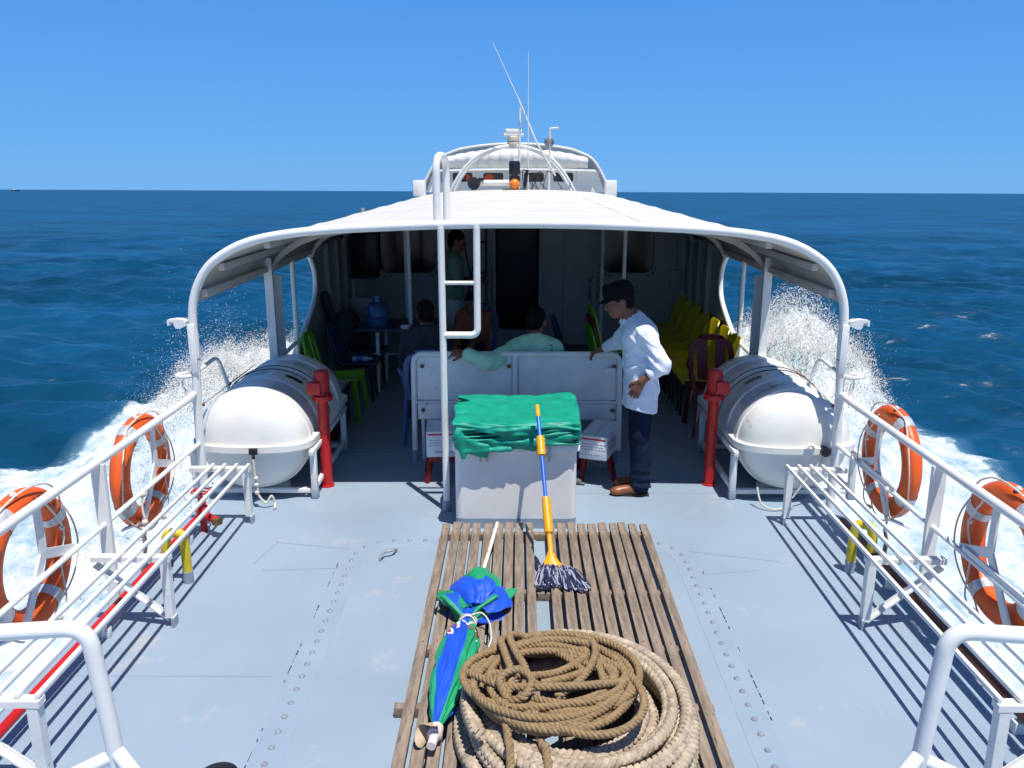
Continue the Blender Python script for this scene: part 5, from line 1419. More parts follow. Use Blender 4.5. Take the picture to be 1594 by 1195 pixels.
b = rope_mesh(smooth_path([(-.02, 3.38, .12), (.10, 3.45, .14), (.22, 3.44, .15), (.33, 3.38, .13), (.42, 3.28, .12)], 8), .030, .088, 'plait'); b.build('rope_strand', ropepl, pr, ang=60)
br = thing('brown_rope', 'thinner brown twisted rope tangled on top of the pale mooring rope', 'rope', (0, 0, .017))
Rb = .0165
q1 = coil((.16, 3.15), .33, .325, 5.0, .255, .008, .034, 31, shrink=.04, phase=.3, tilty=-.02)
q2 = coil((.13, 3.11), .30, .25, 3.6, .28, .008, .045, 47, shrink=.10, phase=2.6, tiltx=-.03)
q3 = coil((.20, 3.10), .26, .29, 3.0, .29, .009, .055, 59, shrink=.1, phase=4.4)
for p in (q1, q2, q3): rope_mesh(smooth_path(p[::3], 4), Rb, .062, 'laid').build('rope_strand', ropebr, br, ang=60)
extra = [
    [(.36, 3.42, .33), (.28, 3.28, .35), (.16, 3.17, .36), (.02, 3.12, .38), (-.12, 3.16, .37)],
    [(.42, 3.34, .33), (.34, 3.22, .36), (.22, 3.12, .375), (.10, 3.05, .39)],
    [(-.06, 3.40, .34), (.08, 3.36, .33), (.2, 3.38, .33), (.33, 3.34, .35), (.42, 3.2, .35), (.38, 3.06, .36)],
    [(.02, 3.28, .28), (.12, 3.20, .27), (.24, 3.19, .27), (.34, 3.26, .28)],
    [(-.23, 3.24, .31), (-.19, 3.13, .38), (-.05, 3.02, .40), (.12, 3.00, .41), (.32, 3.03, .40), (.46, 3.12, .36), (.44, 3.22, .34)],
    [(-.01, 3.50, .31), (-.07, 3.38, .39), (-.05, 3.22, .42), (-.02, 3.06, .41), (-.05, 2.93, .36), (-.03, 2.80, .28), (-.02, 2.62, .16), (-.02, 2.45, .12)],
    [(.05, 3.52, .32), (-.03, 3.40, .40), (-.01, 3.24, .43), (.04, 3.08, .42), (.02, 2.97, .37), (.08, 2.86, .32), (.115, 2.72, .24), (.13, 2.5, .14)],
    [(.28, 3.50, .33), (.34, 3.36, .39), (.33, 3.2, .41), (.26, 3.06, .40), (.16, 2.99, .37)],
    [(.14, 3.42, .33), (.22, 3.30, .35), (.29, 3.20, .35)],
    [(-.04, 2.96, .38), (-.07, 3.02, .43), (.00, 3.06, .45), (.06, 3.02, .43), (.03, 2.95, .40), (-.04, 2.96, .37)],
]
for p in extra: rope_mesh([(q[0], q[1] - .03, q[2] - (.05 if q[2] > .27 else 0)) for q in smooth_path(p, 14)], Rb, .062, 'laid').build('rope_strand', ropebr, br, ang=60)

# ================================================================ CARTONS ON RED STOOLS
def stool(x, y, rz, lab):
    t = thing('plastic_stool', lab, 'stool', (x, y, 0), rz, 'red plastic stools')
    b = MB(); b.prism(rrect(-.125, .125, -.125, .125, .04), .19, .215); b.prism(rrect(-.118, .118, -.118, .118, .03), .165, .19); b.build('seat', redpl, t)
    for sx in (-1, 1):
        for sy in (-1, 1):
            b = MB(); b.bar((sx * .10, sy * .10, .18), (sx * .135, sy * .135, 0), .05, .02, w2=.042, up=(sx, sy, 0)); b.build('leg', redpl, t)
def carton(x, y, z, rot, lab, size=(.27, .32, .21)):
    t = thing('cardboard_box', lab, 'box', (x, y, z), 0, 'white cartons on red stools'); t.rotation_euler = rot
    w, d, h = size
    b = MB(); b.box((0, 0, h / 2), size, .004); b.build('carton', paperw, t)
    b = MB(); b.box((0, -d / 2 - .0006, h - .025), (w * .9, .001, .014)); b.build('red_stripe', M('print_red_box', (.55, .02, .05), .6), t)
    b = MB(); b.box((0, 0, h + .0006), (.035, d * .98, .001)); b.build('tape', M('packing_tape', (.62, .64, .70), .25), t)
    g = random.Random(int(x * 100))
    b = MB()
    for r_ in range(3):
        xx = -w * .40
        while xx < w * .38:
            l_ = g.uniform(.01, .03)
            b.box((xx + l_ / 2, -d / 2 - .0006, h * .66 - r_ * .022), (l_, .001, .006)); xx += l_ + .006
    xx = -w * .25
    while xx < w * .25:
        l_ = g.uniform(.006, .016); b.box((xx + l_ / 2, -d / 2 - .0006, h * .2), (l_, .001, .016)); xx += l_ + .007
    for r_ in range(3):
        yy = -d * .42
        while yy < d * .1:
            l_ = g.uniform(.015, .03); b.box((w / 2 + .0006, yy + l_ / 2, h * .35 + .03 * r_), (.001, l_, .02)); yy += l_ + .01
    b.build('printed_text', printgrey, t)
stool(-.595, 6.36, .1, 'red plastic stool behind the ladder, under the left white carton')
carton(-.585, 6.36, .222, (0, 0, .06), 'white carton with red stripe on the stool left of the locker')
stool(.64, 6.40, .0, 'red plastic stool under the right white carton beside the standing man')
carton(.665, 6.36, .222, (0, .0, -.36), 'white carton with red stripe on the stool beside the standing man', (.22, .46, .19))
b = MB(); b.ball((.47, 6.19, .025), .03, 6, (1.3, .8, .8)); b.tube([(.43, 6.2, .02), (.53, 6.17, .012)], .012, 6)
tag(b.build('rag', M('rag_grey', (.12, .12, .13), .9)), 'small dark rag on the deck beside the right edge of the locker', 'rag')

# ================================================================ CENTRE SEAT SEEN FROM BEHIND
st = thing('tube_bench', 'white steel bench with panelled back and rusty bolts in the middle of the deck', 'bench')
BY = 6.74
b = MB(); b.tube(fillet([(-.87, BY, .0), (-.86, BY, .93), (.845, BY, .93), (.855, BY, 0)], .09, 8), .024, 14); b.build('back_frame', white2, st)
b = MB(); b.tube([(-.862, BY, .52), (.85, BY, .52)], .013, 10); b.build('rail', white2, st)
b = MB(); b.tube([(-.02, BY, .93), (-.02, BY, .38)], .024, 12); b.build('mullion', white2, st)
for x0, x1 in ((-.838, -.046), (.006, .826)):
    for z0, z1 in ((.536, .905), (.365, .505)):
        b = MB(); b.box(((x0 + x1) / 2, BY + .012, (z0 + z1) / 2), (x1 - x0, .012, z1 - z0), .003); b.build('back_panel', white2, st)
for x in (-.79, -.07, .80):
    for z in (.83, .45):
        b = MB(); b.lathe([(.018, -.004), (.016, .004), (.006, .010)], c=(x, BY - .008, z), axis='y', n=10)
        for i in range(len(b.v)): pass
        b.build('rusty_bolt', rustm, st)
b = MB(); b.box((.765, BY - .012, .80), (.09, .02, .035), .004); b.build('hinge_plate', white, st)
b = MB(); b.box((0, BY + .24, .40), (1.66, .42, .03), .006); b.build('seat', white2, st)
for x in (-.80, .80):
    for y in (BY + .05, BY + .42):
        b = MB(); b.tube([(x, y, .385), (x, y, 0)], .016, 10); b.build('leg', white2, st)
for x in (-.87, .855):
    b = MB(); b.lathe([(.027, 0), (.0275, .10)], c=(x, BY, 0), n=12); b.build('foot', greyfoot, st)

# ================================================================ CHAIRS, TABLE AND THINGS IN THE SHADE
def monobloc(loc, rz, mat, lab, arms=True, slots=True, group='plastic garden chairs', z=0):
    """one-piece plastic chair facing +Y"""
    t = thing('plastic_chair', lab, 'chair', (loc[0], loc[1], z), rz, group)
    b = MB()
    rows = []
    for y, h in ((.23, .405), (.21, .42), (.1, .415), (-.08, .40), (-.18, .405)):
        rows.append([(x, y, h + .018 * (abs(x) / .21) ** 2.5) for x in np.linspace(-.215, .215, 9)])
    b.grid(np.array(rows), thick=.016); b.build('seat', mat, t)
    # back frame and slats
    b = MB()
    bp = smooth_path([(-.20, -.19, .40), (-.215, -.235, .60), (-.195, -.275, .78), (-.10, -.295, .855), (0, -.30, .865), (.10, -.295, .855), (.195, -.275, .78), (.215, -.235, .60), (.20, -.19, .40)], 5)
    P_, T_, U_, W_ = frames(bp)
    b.grid(np.array([[p + np.array((0, d, 0)) + (np.array((0, 0, e)) if abs(p[0]) < .12 else np.array((-np.sign(p[0]) * abs(e), 0, 0)) * (1 if e < 0 else -.4)) for d, e in ((-.012, .012), (.012, .012), (.012, -.045), (-.012, -.045))] for p in P_]), closed_v=True)
    b.build('back_frame', mat, t)
    if slots:
        for x in (-.11, -.037, .037, .11):
            b = MB(); b.bar((x * .9, -.185, .405), (x * 1.15, -.288, .835 - abs(x) * .25), .030, .012, up=(0, 1, .2)); b.build('back_slat', mat, t)
    else:
        for x in (-.085, .085):
            b = MB(); b.bar((x * .9, -.185, .405), (x * 1.1, -.288, .83), .10, .012, up=(0, 1, .2)); b.build('back_slat', mat, t)
    for sx in (-1, 1):
        b = MB(); b.bar((sx * .195, .19, .41), (sx * .235, .235, 0), .055, .022, up=(sx, -.6, 0), w2=.04); b.build('leg', mat, t)
        b = MB(); b.bar((sx * .19, -.17, .41), (sx * .225, -.27, 0), .055, .022, up=(sx, .6, 0), w2=.04); b.build('leg', mat, t)
        if arms:
            b = MB(); b.tube(fillet([(sx * .215, -.235, .63), (sx * .265, -.05, .64), (sx * .265, .17, .62), (sx * .235, .22, .41)], .08, 5), .020, 8); b.build('armrest', mat, t)
    return t
def bucket(loc, rz, mat, lab, group, z=0):
    """moulded shell seat on a low leg frame, facing +Y"""
    t = thing('bucket_seat', lab, 'seat', (loc[0], loc[1], z), rz, group)
    C = []
    for y, zz, w, cup in ((.235, .395, .19, .0), (.21, .425, .205, .015), (.08, .41, .205, .03), (-.06, .40, .20, .035), (-.15, .425, .20, .04), (-.20, .50, .205, .045), (-.235, .62, .205, .045), (-.265, .74, .185, .035), (-.285, .815, .13, .015)):
        row = []
        for x in np.linspace(-1, 1, 9):
            c = abs(x) ** 2.2 * cup
            row.append((x * w, y + (c if zz > .45 else 0), zz + (c if zz <= .45 else c * .25)))
        C.append(row)
    C = np.array(C); G = np.array([smooth_path(list(C[:, j]), 5) for j in range(C.shape[1])]).transpose(1, 0, 2)
    b = MB(); b.grid(G, thick=.011); b.build('shell', mat, t, ang=60)
    for sx in (-1, 1):
        b = MB(); b.tube(fillet([(sx * .13, .18, .0), (sx * .13, .16, .395), (sx * .13, -.12, .39), (sx * .13, -.18, 0)], .03), .012, 8); b.build('leg_frame', blackp, t)
    return t
ys = [7.98, 8.43, 8.88, 9.33, 9.78, 10.22, 10.64]
names = ['yellow bucket seat on the right, nearest to the camera, its back lit by the sun', 'yellow bucket seat on the right, second nearest, its back brightly lit by the sun'] + \
        ['shaded yellow bucket seat along the right wall, number %s in the row from the camera' % w for w in ('three', 'four', 'five', 'six', 'seven')]
for y, nm in zip(ys, names): bucket((1.84, y), R(90), yelpl, nm, 'yellow bucket seats along the right wall').scale = (1.08, 1.08, 1.04)
monobloc((1.86, 7.60), R(180), redpl, 'dark red plastic armchair behind the right hydrant post', True, False)
for k, (m_, nm) in enumerate(((greenpl, 'bright green plastic chair at the bottom of the stack beside the standing man'), (redpl, 'dark red plastic chair in the middle of the stack beside the standing man'), (greenpl, 'bright green plastic chair on top of the stack beside the standing man'))):
    monobloc((1.02 + .012 * k, 8.55 + .01 * k), R(-84), m_, nm, False, False, z=.09 * k)
bucket((.66, 9.35), R(-95), navypl, 'dark navy bucket seat left of the stacked green chairs', 'dark bucket seats in the shade')
monobloc((-1.78, 8.05), R(-90), greenpl, 'bright green plastic chair behind the left hydrant post', False, False)
bucket((-1.72, 8.72), R(-90), navypl, 'dark navy bucket seat behind the green chair on the left, holding a bottle', 'dark bucket seats in the shade')
bucket((-1.72, 9.25), R(-90), navypl, 'dark navy bucket seat farther back on the left, under the black bag', 'dark bucket seats in the shade')
bt = thing('water_bottle', 'small clear plastic bottle lying on the left navy seat', 'bottle', (-1.66, 8.72, .445), 0)
b = MB(); b.lathe([(.02, -.11), (.032, -.105), (.032, .05), (.014, .09), (.014, .11)], axis='x', n=14); b.build('bottle_body', M('bottle_plastic', (.35, .42, .5), .1), bt)
b = MB(); b.lathe([(.0335, -.06), (.0335, .01)], axis='x', n=14); b.build('bottle_label', M('label_blue', (.05, .15, .5), .4), bt)
monobloc((-.82, 7.46), R(5), bluepl, 'blue plastic chair with slotted back at the left end of the white bench', True, True)
# box under the green chair
cb = thing('storage_box', 'dark red box with a grey lid behind the left life raft', 'box', (-1.86, 7.58, 0))
b = MB(); b.box((0, 0, .20), (.42, .62, .40), .012); b.build('box_body', cratem, cb)
b = MB(); b.box((0, 0, .412), (.45, .65, .03), .01); b.build('lid', greylid, cb)
# table with jug and tins
tb = thing('plastic_table', 'dark topped table with white legs on the shaded left side', 'table', (-1.35, 9.15, 0))
b = MB(); b.box((0, .15, .71), (.85, .75, .03), .01); b.build('tabletop', navypl, tb)
for x in (-.19, .36):
    for y in (-.13, .45):
        b = MB(); b.tube([(x, y, .695), (x * 1.04, y, 0)], [.022, .018], 10); b.build('leg', white, tb)
jg = thing('water_jug', 'large blue water jug standing on the dark table', 'jug', (-1.55, 9.15, .727)); jg.scale = (.95, .95, .80)
b = MB(); b.lathe([(.12, 0), (.13, .02), (.13, .12), (.122, .13), (.13, .14), (.13, .25), (.10, .31), (.04, .34), (.035, .39), (.02, .392)], n=24); b.build('bottle', jugm, jg)
b = MB(); b.lathe([(.038, .392), (.038, .42), (.01, .425)], n=14); b.build('cap', bluepl, jg)
at = thing('ashtray', 'small white ashtray on the dark table', 'ashtray', (-1.23, 8.98, .727))
b = MB(); b.lathe([(.045, 0), (.055, .03), (.048, .03), (.04, .008), (.002, .008)], n=20); b.build('dish', white, at)
bg = thing('backpack', 'black bag leaning on the wall over the left navy seats', 'bag', (-1.92, 9.25, .44))
S3 = SDF((-.35, -.35, -.05), (.4, .35, .75), .018); S3.ell((0, 0, .2), (.17, .22, .26), k=.05); S3.ell((.1, .05, .12), (.14, .15, .14), k=.05); S3.cap((-.16, -.05, .35), (-.2, -.1, .62), .055, .05, k=.03)
S3.disp(lambda x, y, z: .008 * np.sin(22 * x + 9 * z) * np.sin(17 * z + 12 * y)); S3.build('bag_body', blackr, bg)
b = MB(); b.ball((.14, -.06, .28), .022, 6); b.build('yellow_tag', M('tag_yellow', (.4, .3, .02), .5), bg)
wb = thing('paper_stack', 'pale paper stack leaning behind the water jug', 'papers', (-1.86, 9.9, .727))
b = MB(); b.box((0, 0, .1), (.25, .03, .2), .002, rot=(.1, 0, 0)); b.build('sheets', greylid, wb)
# ================================================================ PEOPLE
from mathutils import Euler
def hand(S, wrist, d, nrm, thumb, curl=.5, spread=.10, size=1.0, tcurl=.3):
    """palm and five fingers: d = direction of the palm, nrm = back of the hand, thumb = side the thumb leaves"""
    d = unit(d); nrm = unit(nrm - d * np.dot(nrm, d)); sd = unit(np.cross(d, nrm))
    if np.dot(sd, thumb) < 0: sd = -sd
    w = np.asarray(wrist, float); z = size
    offs = (.028, .010, -.009, -.027); lens = (.070, .078, .072, .056)
    for o, L_ in zip(offs, lens):
        k = w + d * .082 * z + sd * o * z - nrm * (.004 if abs(o) > .02 else 0)
        S.cap(w + sd * o * .45 * z, k, .0155 * z, .0135 * z, k=.012)
        a = curl * .6; p = k; seg = (.42, .32, .26); r = .0098 * z
        fd0 = unit(d + sd * o / .028 * spread)
        for q, s_ in enumerate(seg):
            fd = fd0 * math.cos(a) - nrm * math.sin(a)
            e = p + fd * L_ * s_ * z
            S.cap(p, e, r, r * .92, k=.004); p = e; r *= .92; a += curl * (.9 if q == 0 else .6)
    t0 = w + d * .022 * z + sd * .022 * z
    t1 = t0 + unit(sd * .8 + d * .75 - nrm * .25) * .040 * z
    t2 = t1 + unit(sd * .35 + d * 1.0 - nrm * (.3 + tcurl)) * .032 * z
    t3 = t2 + unit(sd * .05 + d * 1.0 - nrm * (.4 + tcurl)) * .024 * z
    S.cap(t0, t1, .0155 * z, .0125 * z, k=.010); S.cap(t1, t2, .0120 * z, .0105 * z, k=.004); S.cap(t2, t3, .0105 * z, .0088 * z, k=.003)
class Head:
    def __init__(s, c, yaw, pitch=0, roll=0):
        s.c = np.asarray(c, float); s.rot = (pitch, roll, yaw); s.M = np.array(Euler(s.rot).to_matrix())
    def p(s, *v): return s.c + s.M @ np.array(v, float)
    def skin(s, S, neck):
        e = lambda c, r, k=.015, sub=False: S.ell(s.p(*c), r, k=k, rot=s.rot, sub=sub)
        e((0, -.012, .030), (.076, .096, .086)); e((0, .026, -.030), (.062, .070, .085), .02); e((0, .050, -.088), (.040, .040, .030), .025)
        for q in (-1, 1):
            e((q * .045, .052, -.030), (.026, .03, .03), .02)
            e((q * .076, -.008, -.012), (.010, .024, .034), .006)
            S.cap(s.p(q * .012, .090, .018), s.p(q * .048, .076, .020), .011, .010, k=.010)
            e((q * .031, .098, -.002), (.017, .016, .011), .006, True)
            e((q * .031, .084, -.003), (.014, .012, .010), .004)
        S.cap(s.p(0, .088, .006), s.p(0, .108, -.030), .009, .013, k=.010)
        for q in (-1, 1): e((q * .013, .100, -.034), (.010, .011, .009), .006)
        S.cap(s.p(-.018, .089, -.060), s.p(.018, .089, -.060), .0075, k=.008); S.cap(s.p(-.016, .087, -.072), s.p(.016, .087, -.072), .008, k=.007)
        S.cap(s.p(0, -.02, -.055), neck, .056, .062, k=.03)
    def hair(s, parent, short=True, mat=hairm):
        H = SDF(s.c - .16, s.c + .17, .006)
        H.ell(s.p(0, -.018, .036), (.083, .102, .092), k=.01, rot=s.rot)
        H.ell(s.p(0, -.055, -.03), (.070, .055, .060), k=.03, rot=s.rot)
        # keep it off the face
        H.ell(s.p(0, .085, -.035), (.085, .085, .085), k=.012, rot=s.rot, sub=True)
        for q in (-1, 1): H.ell(s.p(q * .085, .01, -.035), (.02, .04, .04), k=.01, rot=s.rot, sub=True)
        H.disp(lambda x, y, z: .0022 * np.sin(150 * x + 40 * z) * np.sin(120 * y + 60 * z))
        return H.build('hair', mat, parent)
def folds(S, amp, seed, f=1.0):
    """soft cloth creases: ridged waves running mostly downwards and diagonally, fading in and out"""
    def fn(x, y, z):
        w1 = 2.2 * np.sin(7 * x + 5 * z + seed) + 1.6 * np.sin(9 * y - 6 * z + 2 * seed)
        w2 = 2.0 * np.sin(6 * z - 8 * y + 3 * seed) + 1.3 * np.sin(11 * x + seed)
        m1 = .5 + .5 * np.sin(8 * z + 6 * x + 4 * y + seed); m2 = .5 + .5 * np.sin(9 * x - 7 * z + 5 * y + 2.3 * seed)
        r1 = 1 - np.abs(np.sin(f * (16 * z + 10 * x - 9 * y) + w1)); r2 = 1 - np.abs(np.sin(f * (14 * z - 13 * x + 8 * y) + w2))
        return -amp * 1.7 * (r1 ** 2.2 * m1 + r2 ** 2.2 * m2) + .4 * amp * np.sin(5 * x + 6 * y + 7 * z + seed)
    S.disp(fn)
# ---- the standing man beside the seat
man = thing('person', 'standing man in striped white shirt, dark jeans and black cap leaning on the seat', 'person', (0, 0, 0))
hd = Head((.735, 6.03, 1.485), R(90 + 8), R(-17))
lsh, lel, lwr = V(.915, 5.895, 1.27), V(1.035, 5.835, 1.045), V(.895, 5.845, .925)
rsh, rel, rwr = V(.86, 6.22, 1.27), V(.80, 6.47, 1.09), V(.675, 6.68, .985)
S = SDF((.50, 5.70, .0), (1.16, 6.90, 1.66), .0052)
hd.skin(S, V(.845, 6.07, 1.335))
S.cap((.885, 6.0, 1.23), (.885, 6.13, 1.23), .085, k=.05); S.cap((.93, 6.02, .92), (.93, 6.12, .92), .09, k=.05); S.cap((.885, 6.07, 1.2), (.93, 6.07, .92), .085, k=.05)
for hip, kn, an in (((.935, 6.0, .86), (.915, 5.985, .47), (.94, 5.975, .09)), ((.935, 6.14, .86), (.945, 6.15, .47), (.985, 6.155, .09))):
    S.cap(hip, kn, .075, .052, k=.04); S.cap(kn, an, .050, .036, k=.03); S.cap(an, V(*an) + V(-.12, 0, -.045), .034, .026, k=.02)
for a, b_, c in ((lsh, lel, lwr), (rsh, rel, rwr)):
    S.cap(a, b_, .046, .038, k=.03); S.cap(b_, c, .037, .026, k=.02)
hand(S, lwr, V(-.45, .10, -.88), V(-.35, -.9, .1), V(-.9, -.2, .4), curl=.42, spread=.12)
hand(S, rwr, V(-.50, .70, -.35), V(-.4, .1, .9), V(-.7, -.6, 0), curl=.75, spread=.10, tcurl=.5)
body = S.build('body', skinm, man)
hd.hair(man)
# eyes
for q in (-1, 1):
    b = MB(); b.ball(hd.p(q * .031, .0905, -.003), .006, 6); b.build('eye', blackp, man)
K = SDF(hd.c - .22, hd.c + .24, .006)
K.ell(hd.p(0, -.014, .050), (.093, .114, .088), k=.01, rot=hd.rot); K.rbox(hd.p(0, -.010, .085), (.080, .100, .046), r=.03, k=.02, rot=hd.rot)
up_ = hd.M @ V(0, 0, 1); pl = hd.p(0, 0, .022)
K.cut(lambda x, y, z: -((x - pl[0]) * up_[0] + (y - pl[1]) * up_[1] + (z - pl[2]) * up_[2]))
K.disp(lambda x, y, z: .0025 * np.sin(60 * x + 50 * z) * np.sin(55 * y))
for k in range(7):
    q = (k - 3) / 3.; K.cap(hd.p(q * .066, .075 - .018 * q * q, .037), hd.p(q * .052, .150 - .04 * q * q, .018), .006, .004, k=.012)
K.build('cap', capm, man)
SH = SDF((.60, 5.72, .66), (1.16, 6.66, 1.46), .0065)
SH.cap((.885, 5.985, 1.235), (.885, 6.135, 1.235), .112, k=.05)
SH.cap((.885, 5.99, 1.2), (.925, 5.99, .84), .108, .112, k=.04); SH.cap((.885, 6.13, 1.2), (.925, 6.13, .84), .108, .112, k=.04)
SH.cap((.925, 5.99, .84), (.915, 5.985, .62), .112, .128, k=.04); SH.cap((.925, 6.13, .84), (.915, 6.135, .62), .112, .128, k=.04)
SH.cap((.93, 5.98, 1.26), (.93, 6.15, 1.26), .085, k=.06)
SH.cap((.885, 5.95, 1.29), (.85, 6.06, 1.345), .062, .064, k=.05); SH.cap((.86, 6.19, 1.29), (.85, 6.08, 1.345), .062, .064, k=.05)
SH.cap(lsh, lel, .066, .058, k=.04); SH.cap(lel, lel + (lwr - lel) * .42, .056, .050, k=.03)
SH.cap(rsh, rel, .072, .060, k=.045); SH.cap(rel, rel + (rwr - rel) * .62, .058, .046, k=.03)
folds(SH, .0062, 1.3)
# deeper creases round the bent elbow and under the arm
SH.disp(lambda x, y, z: .011 * np.sin(70 * (z - 1.1) + 40 * (x - .95) + 3 * np.sin(20 * y)) * np.exp(-(((x - .97) / .10) ** 2 + ((y - 5.87) / .10) ** 2 + ((z - 1.10) / .12) ** 2)))
SH.cut(lambda x, y, z: (.695 + .035 * np.sin(6 * x + 5 * y) - .05 * (x - .9)) - z)
nb = hd.p(0, -.03, -.09)
SH.cap(nb, (.845, 6.07, 1.36), .060, .058, k=.0, sub=True)
# collar
for k in range(15):
    q = R(-150 + k * 300 / 14); c0 = V(.842, 6.07, 1.352); v = V(-.072 * math.cos(q), .072 * math.sin(q), .020 * -math.cos(q) * -1)
    SH.cap(c0 + v, c0 + v * .86 + V(0, 0, .032), .010, .007, k=.008)
for sy in (-1, 1): SH.cap((.785, 6.07 + sy * .045, 1.355), (.755, 6.07 + sy * .055, 1.305), .012, .006, k=.01)
SH.build('shirt', stripe, man)
TR = SDF((.76, 5.86, .0), (1.12, 6.28, .95), .007)
for hip, kn, an in (((.93, 6.0, .82), (.912, 5.985, .47), (.935, 5.975, .04)), ((.93, 6.14, .82), (.94, 6.15, .47), (.98, 6.155, .04))):
    TR.cap(hip, kn, .098, .076, k=.03); TR.cap(kn, an, .074, .068, k=.02)
TR.cap((.93, 6.02, .86), (.93, 6.12, .86), .105, k=.04)
folds(TR, .0035, 4.1, .8); TR.disp(lambda x, y, z: .006 * np.sin(95 * z + 10 * x) * np.exp(-((z - .10) / .09) ** 2))
TR.cut(lambda x, y, z: .035 - z + 0 * x)
TR.build('trousers', denim, man)
for an in ((.945, 5.975), (.99, 6.155)):
    F_ = SDF((an[0] - .30, an[1] - .10, -.01), (an[0] + .12, an[1] + .10, .16), .006)
    F_.cap((an[0] + .015, an[1], .055), (an[0] - .06, an[1], .055), .040, .038, k=.02); F_.cap((an[0] - .06, an[1], .048), (an[0] - .19, an[1] - .008, .036), .040, .034, k=.02); F_.cap((an[0] + .01, an[1], .08), (an[0] + .01, an[1], .11), .040, .038, k=.02)
    F_.ell((an[0] - .18, an[1] - .006, .032), (.06, .042, .032), k=.01)
    F_.cut(lambda x, y, z: .012 - z + 0 * x)
    sh = F_.build('shoe', shoem, man)
    b = MB(); o = [(an[0] + .058 * math.cos(q) if math.cos(q) > 0 else an[0] + .238 * math.cos(q), an[1] + (.044 - .004 * (math.cos(q) > 0)) * math.sin(q)) for q in np.linspace(0, 2 * math.pi, 28, endpoint=False)]
    b.prism(o, 0.0, .018); b.box((an[0] + .02, an[1], .010), (.07, .075, .019), .004); b.build('sole', solem, sh)

# ---- the seated man with his arm over the back of the seat
sm = thing('person', 'seated man in mint green shirt seen from behind, arm over the seat back', 'person', (0, 0, 0))
hd2 = Head((.165, 7.10, 1.145), R(-28), R(-8))
S = SDF((-.66, 6.52, .0), (.50, 7.78, 1.32), .0062)
hd2.skin(S, V(.15, 7.02, .99))
lsh, lel, lwr = V(-.02, 6.94, .925), V(-.24, 6.665, .875), V(-.43, 6.71, .945)
rsh, rel, rwr = V(.315, 6.98, .915), V(.40, 7.14, .66), V(.26, 7.34, .58)
for z0, z1 in ((.9, .52),): S.cap((.07, 6.99, z0), (.08, 7.0, z1), .10, k=.05); S.cap((.22, 6.99, z0), (.21, 7.0, z1), .10, k=.05)
for a, b_, c in ((lsh, lel, lwr), (rsh, rel, rwr)): S.cap(a, b_, .046, .038, k=.03); S.cap(b_, c, .037, .026, k=.02)
hand(S, lwr, V(-.9, .15, .05), V(.1, -.6, .8), V(-.2, .3, -.6), curl=.45)
hand(S, rwr, V(-.4, .8, -.1), V(.1, .1, 1), V(-1, 0, 0), curl=.4)
for x, kx in ((.06, .02), (.23, .28)):
    S.cap((x, 7.05, .50), (kx, 7.45, .50), .075, .055, k=.04); S.cap((kx, 7.45, .50), (kx, 7.50, .09), .052, .036, k=.03); S.cap((kx, 7.49, .06), (kx, 7.64, .035), .036, .028, k=.02)
S.build('body', skinm, sm); hd2.hair(sm)
SH = SDF((-.54, 6.50, .44), (.54, 7.36, 1.12), .0068)
SH.cap((.06, 6.98, .90), (.24, 6.98, .90), .122, k=.05); SH.cap((.08, 6.99, .88), (.08, 7.01, .52), .125, .13, k=.04); SH.cap((.22, 6.99, .88), (.21, 7.01, .52), .125, .13, k=.04)
SH.cap((-.01, 6.95, .945), (.13, 7.01, .99), .06, .066, k=.05); SH.cap((.31, 6.98, .94), (.17, 7.01, .99), .062, .066, k=.05)
SH.cap(lsh, lel, .080, .066, k=.05); SH.cap(lel, lel + (lwr - lel) * .86, .064, .050, k=.03)
SH.cap(rsh, rel, .074, .062, k=.05); SH.cap(rel, rwr, .060, .048, k=.03)
folds(SH, .0055, 2.2)
SH.disp(lambda x, y, z: .010 * np.sin(60 * (x + .2) - 45 * (z - .88)) * np.exp(-(((x + .21) / .12) ** 2 + ((y - 6.69) / .12) ** 2 + ((z - .88) / .1) ** 2)) + .006 * np.sin(75 * x + 30 * z) * np.exp(-(((x + .02) / .12) ** 2 + ((z - .95) / .1) ** 2)))
SH.cap(hd2.p(0, -.02, -.06), (.155, 7.02, 1.03), .060, .060, k=0, sub=True)
for k in range(17):
    q = R(-170 + k * 340 / 16); c0 = V(.155, 7.025, 1.005); v = V(.072 * math.sin(q), -.070 * math.cos(q), .006 * math.cos(q))
    SH.cap(c0 + v, c0 + v * .9 + V(0, 0, .034), .010, .008, k=.01)
SH.build('shirt', mint, sm)
vs, fs = text_mesh('2', .07)
b = MB(); b.add(wrap(vs, bpy.data.objects['shirt.001'], (.285, 6.6, .955), (1, 0, 0), (0, 0, 1), .002), fs, smooth=False); b.build('print', M('print_brown', (.16, .13, .04), .7), sm)
TR = SDF((-.12, 6.84, .0), (.44, 7.72, .72), .009)
for x, kx in ((.06, .02), (.23, .28)): TR.cap((x, 7.02, .515), (kx, 7.45, .505), .098, .076, k=.03); TR.cap((kx, 7.45, .50), (kx, 7.50, .05), .072, .062, k=.02)
TR.build('trousers', denim, sm)
for kx in (.02, .28):
    F_ = SDF((kx - .08, 7.40, -.01), (kx + .08, 7.74, .13), .007); F_.cap((kx, 7.48, .05), (kx, 7.64, .036), .045, .034, k=.02); F_.cut(lambda x, y, z: .003 - z + 0 * x); F_.build('shoe', shoem, sm)

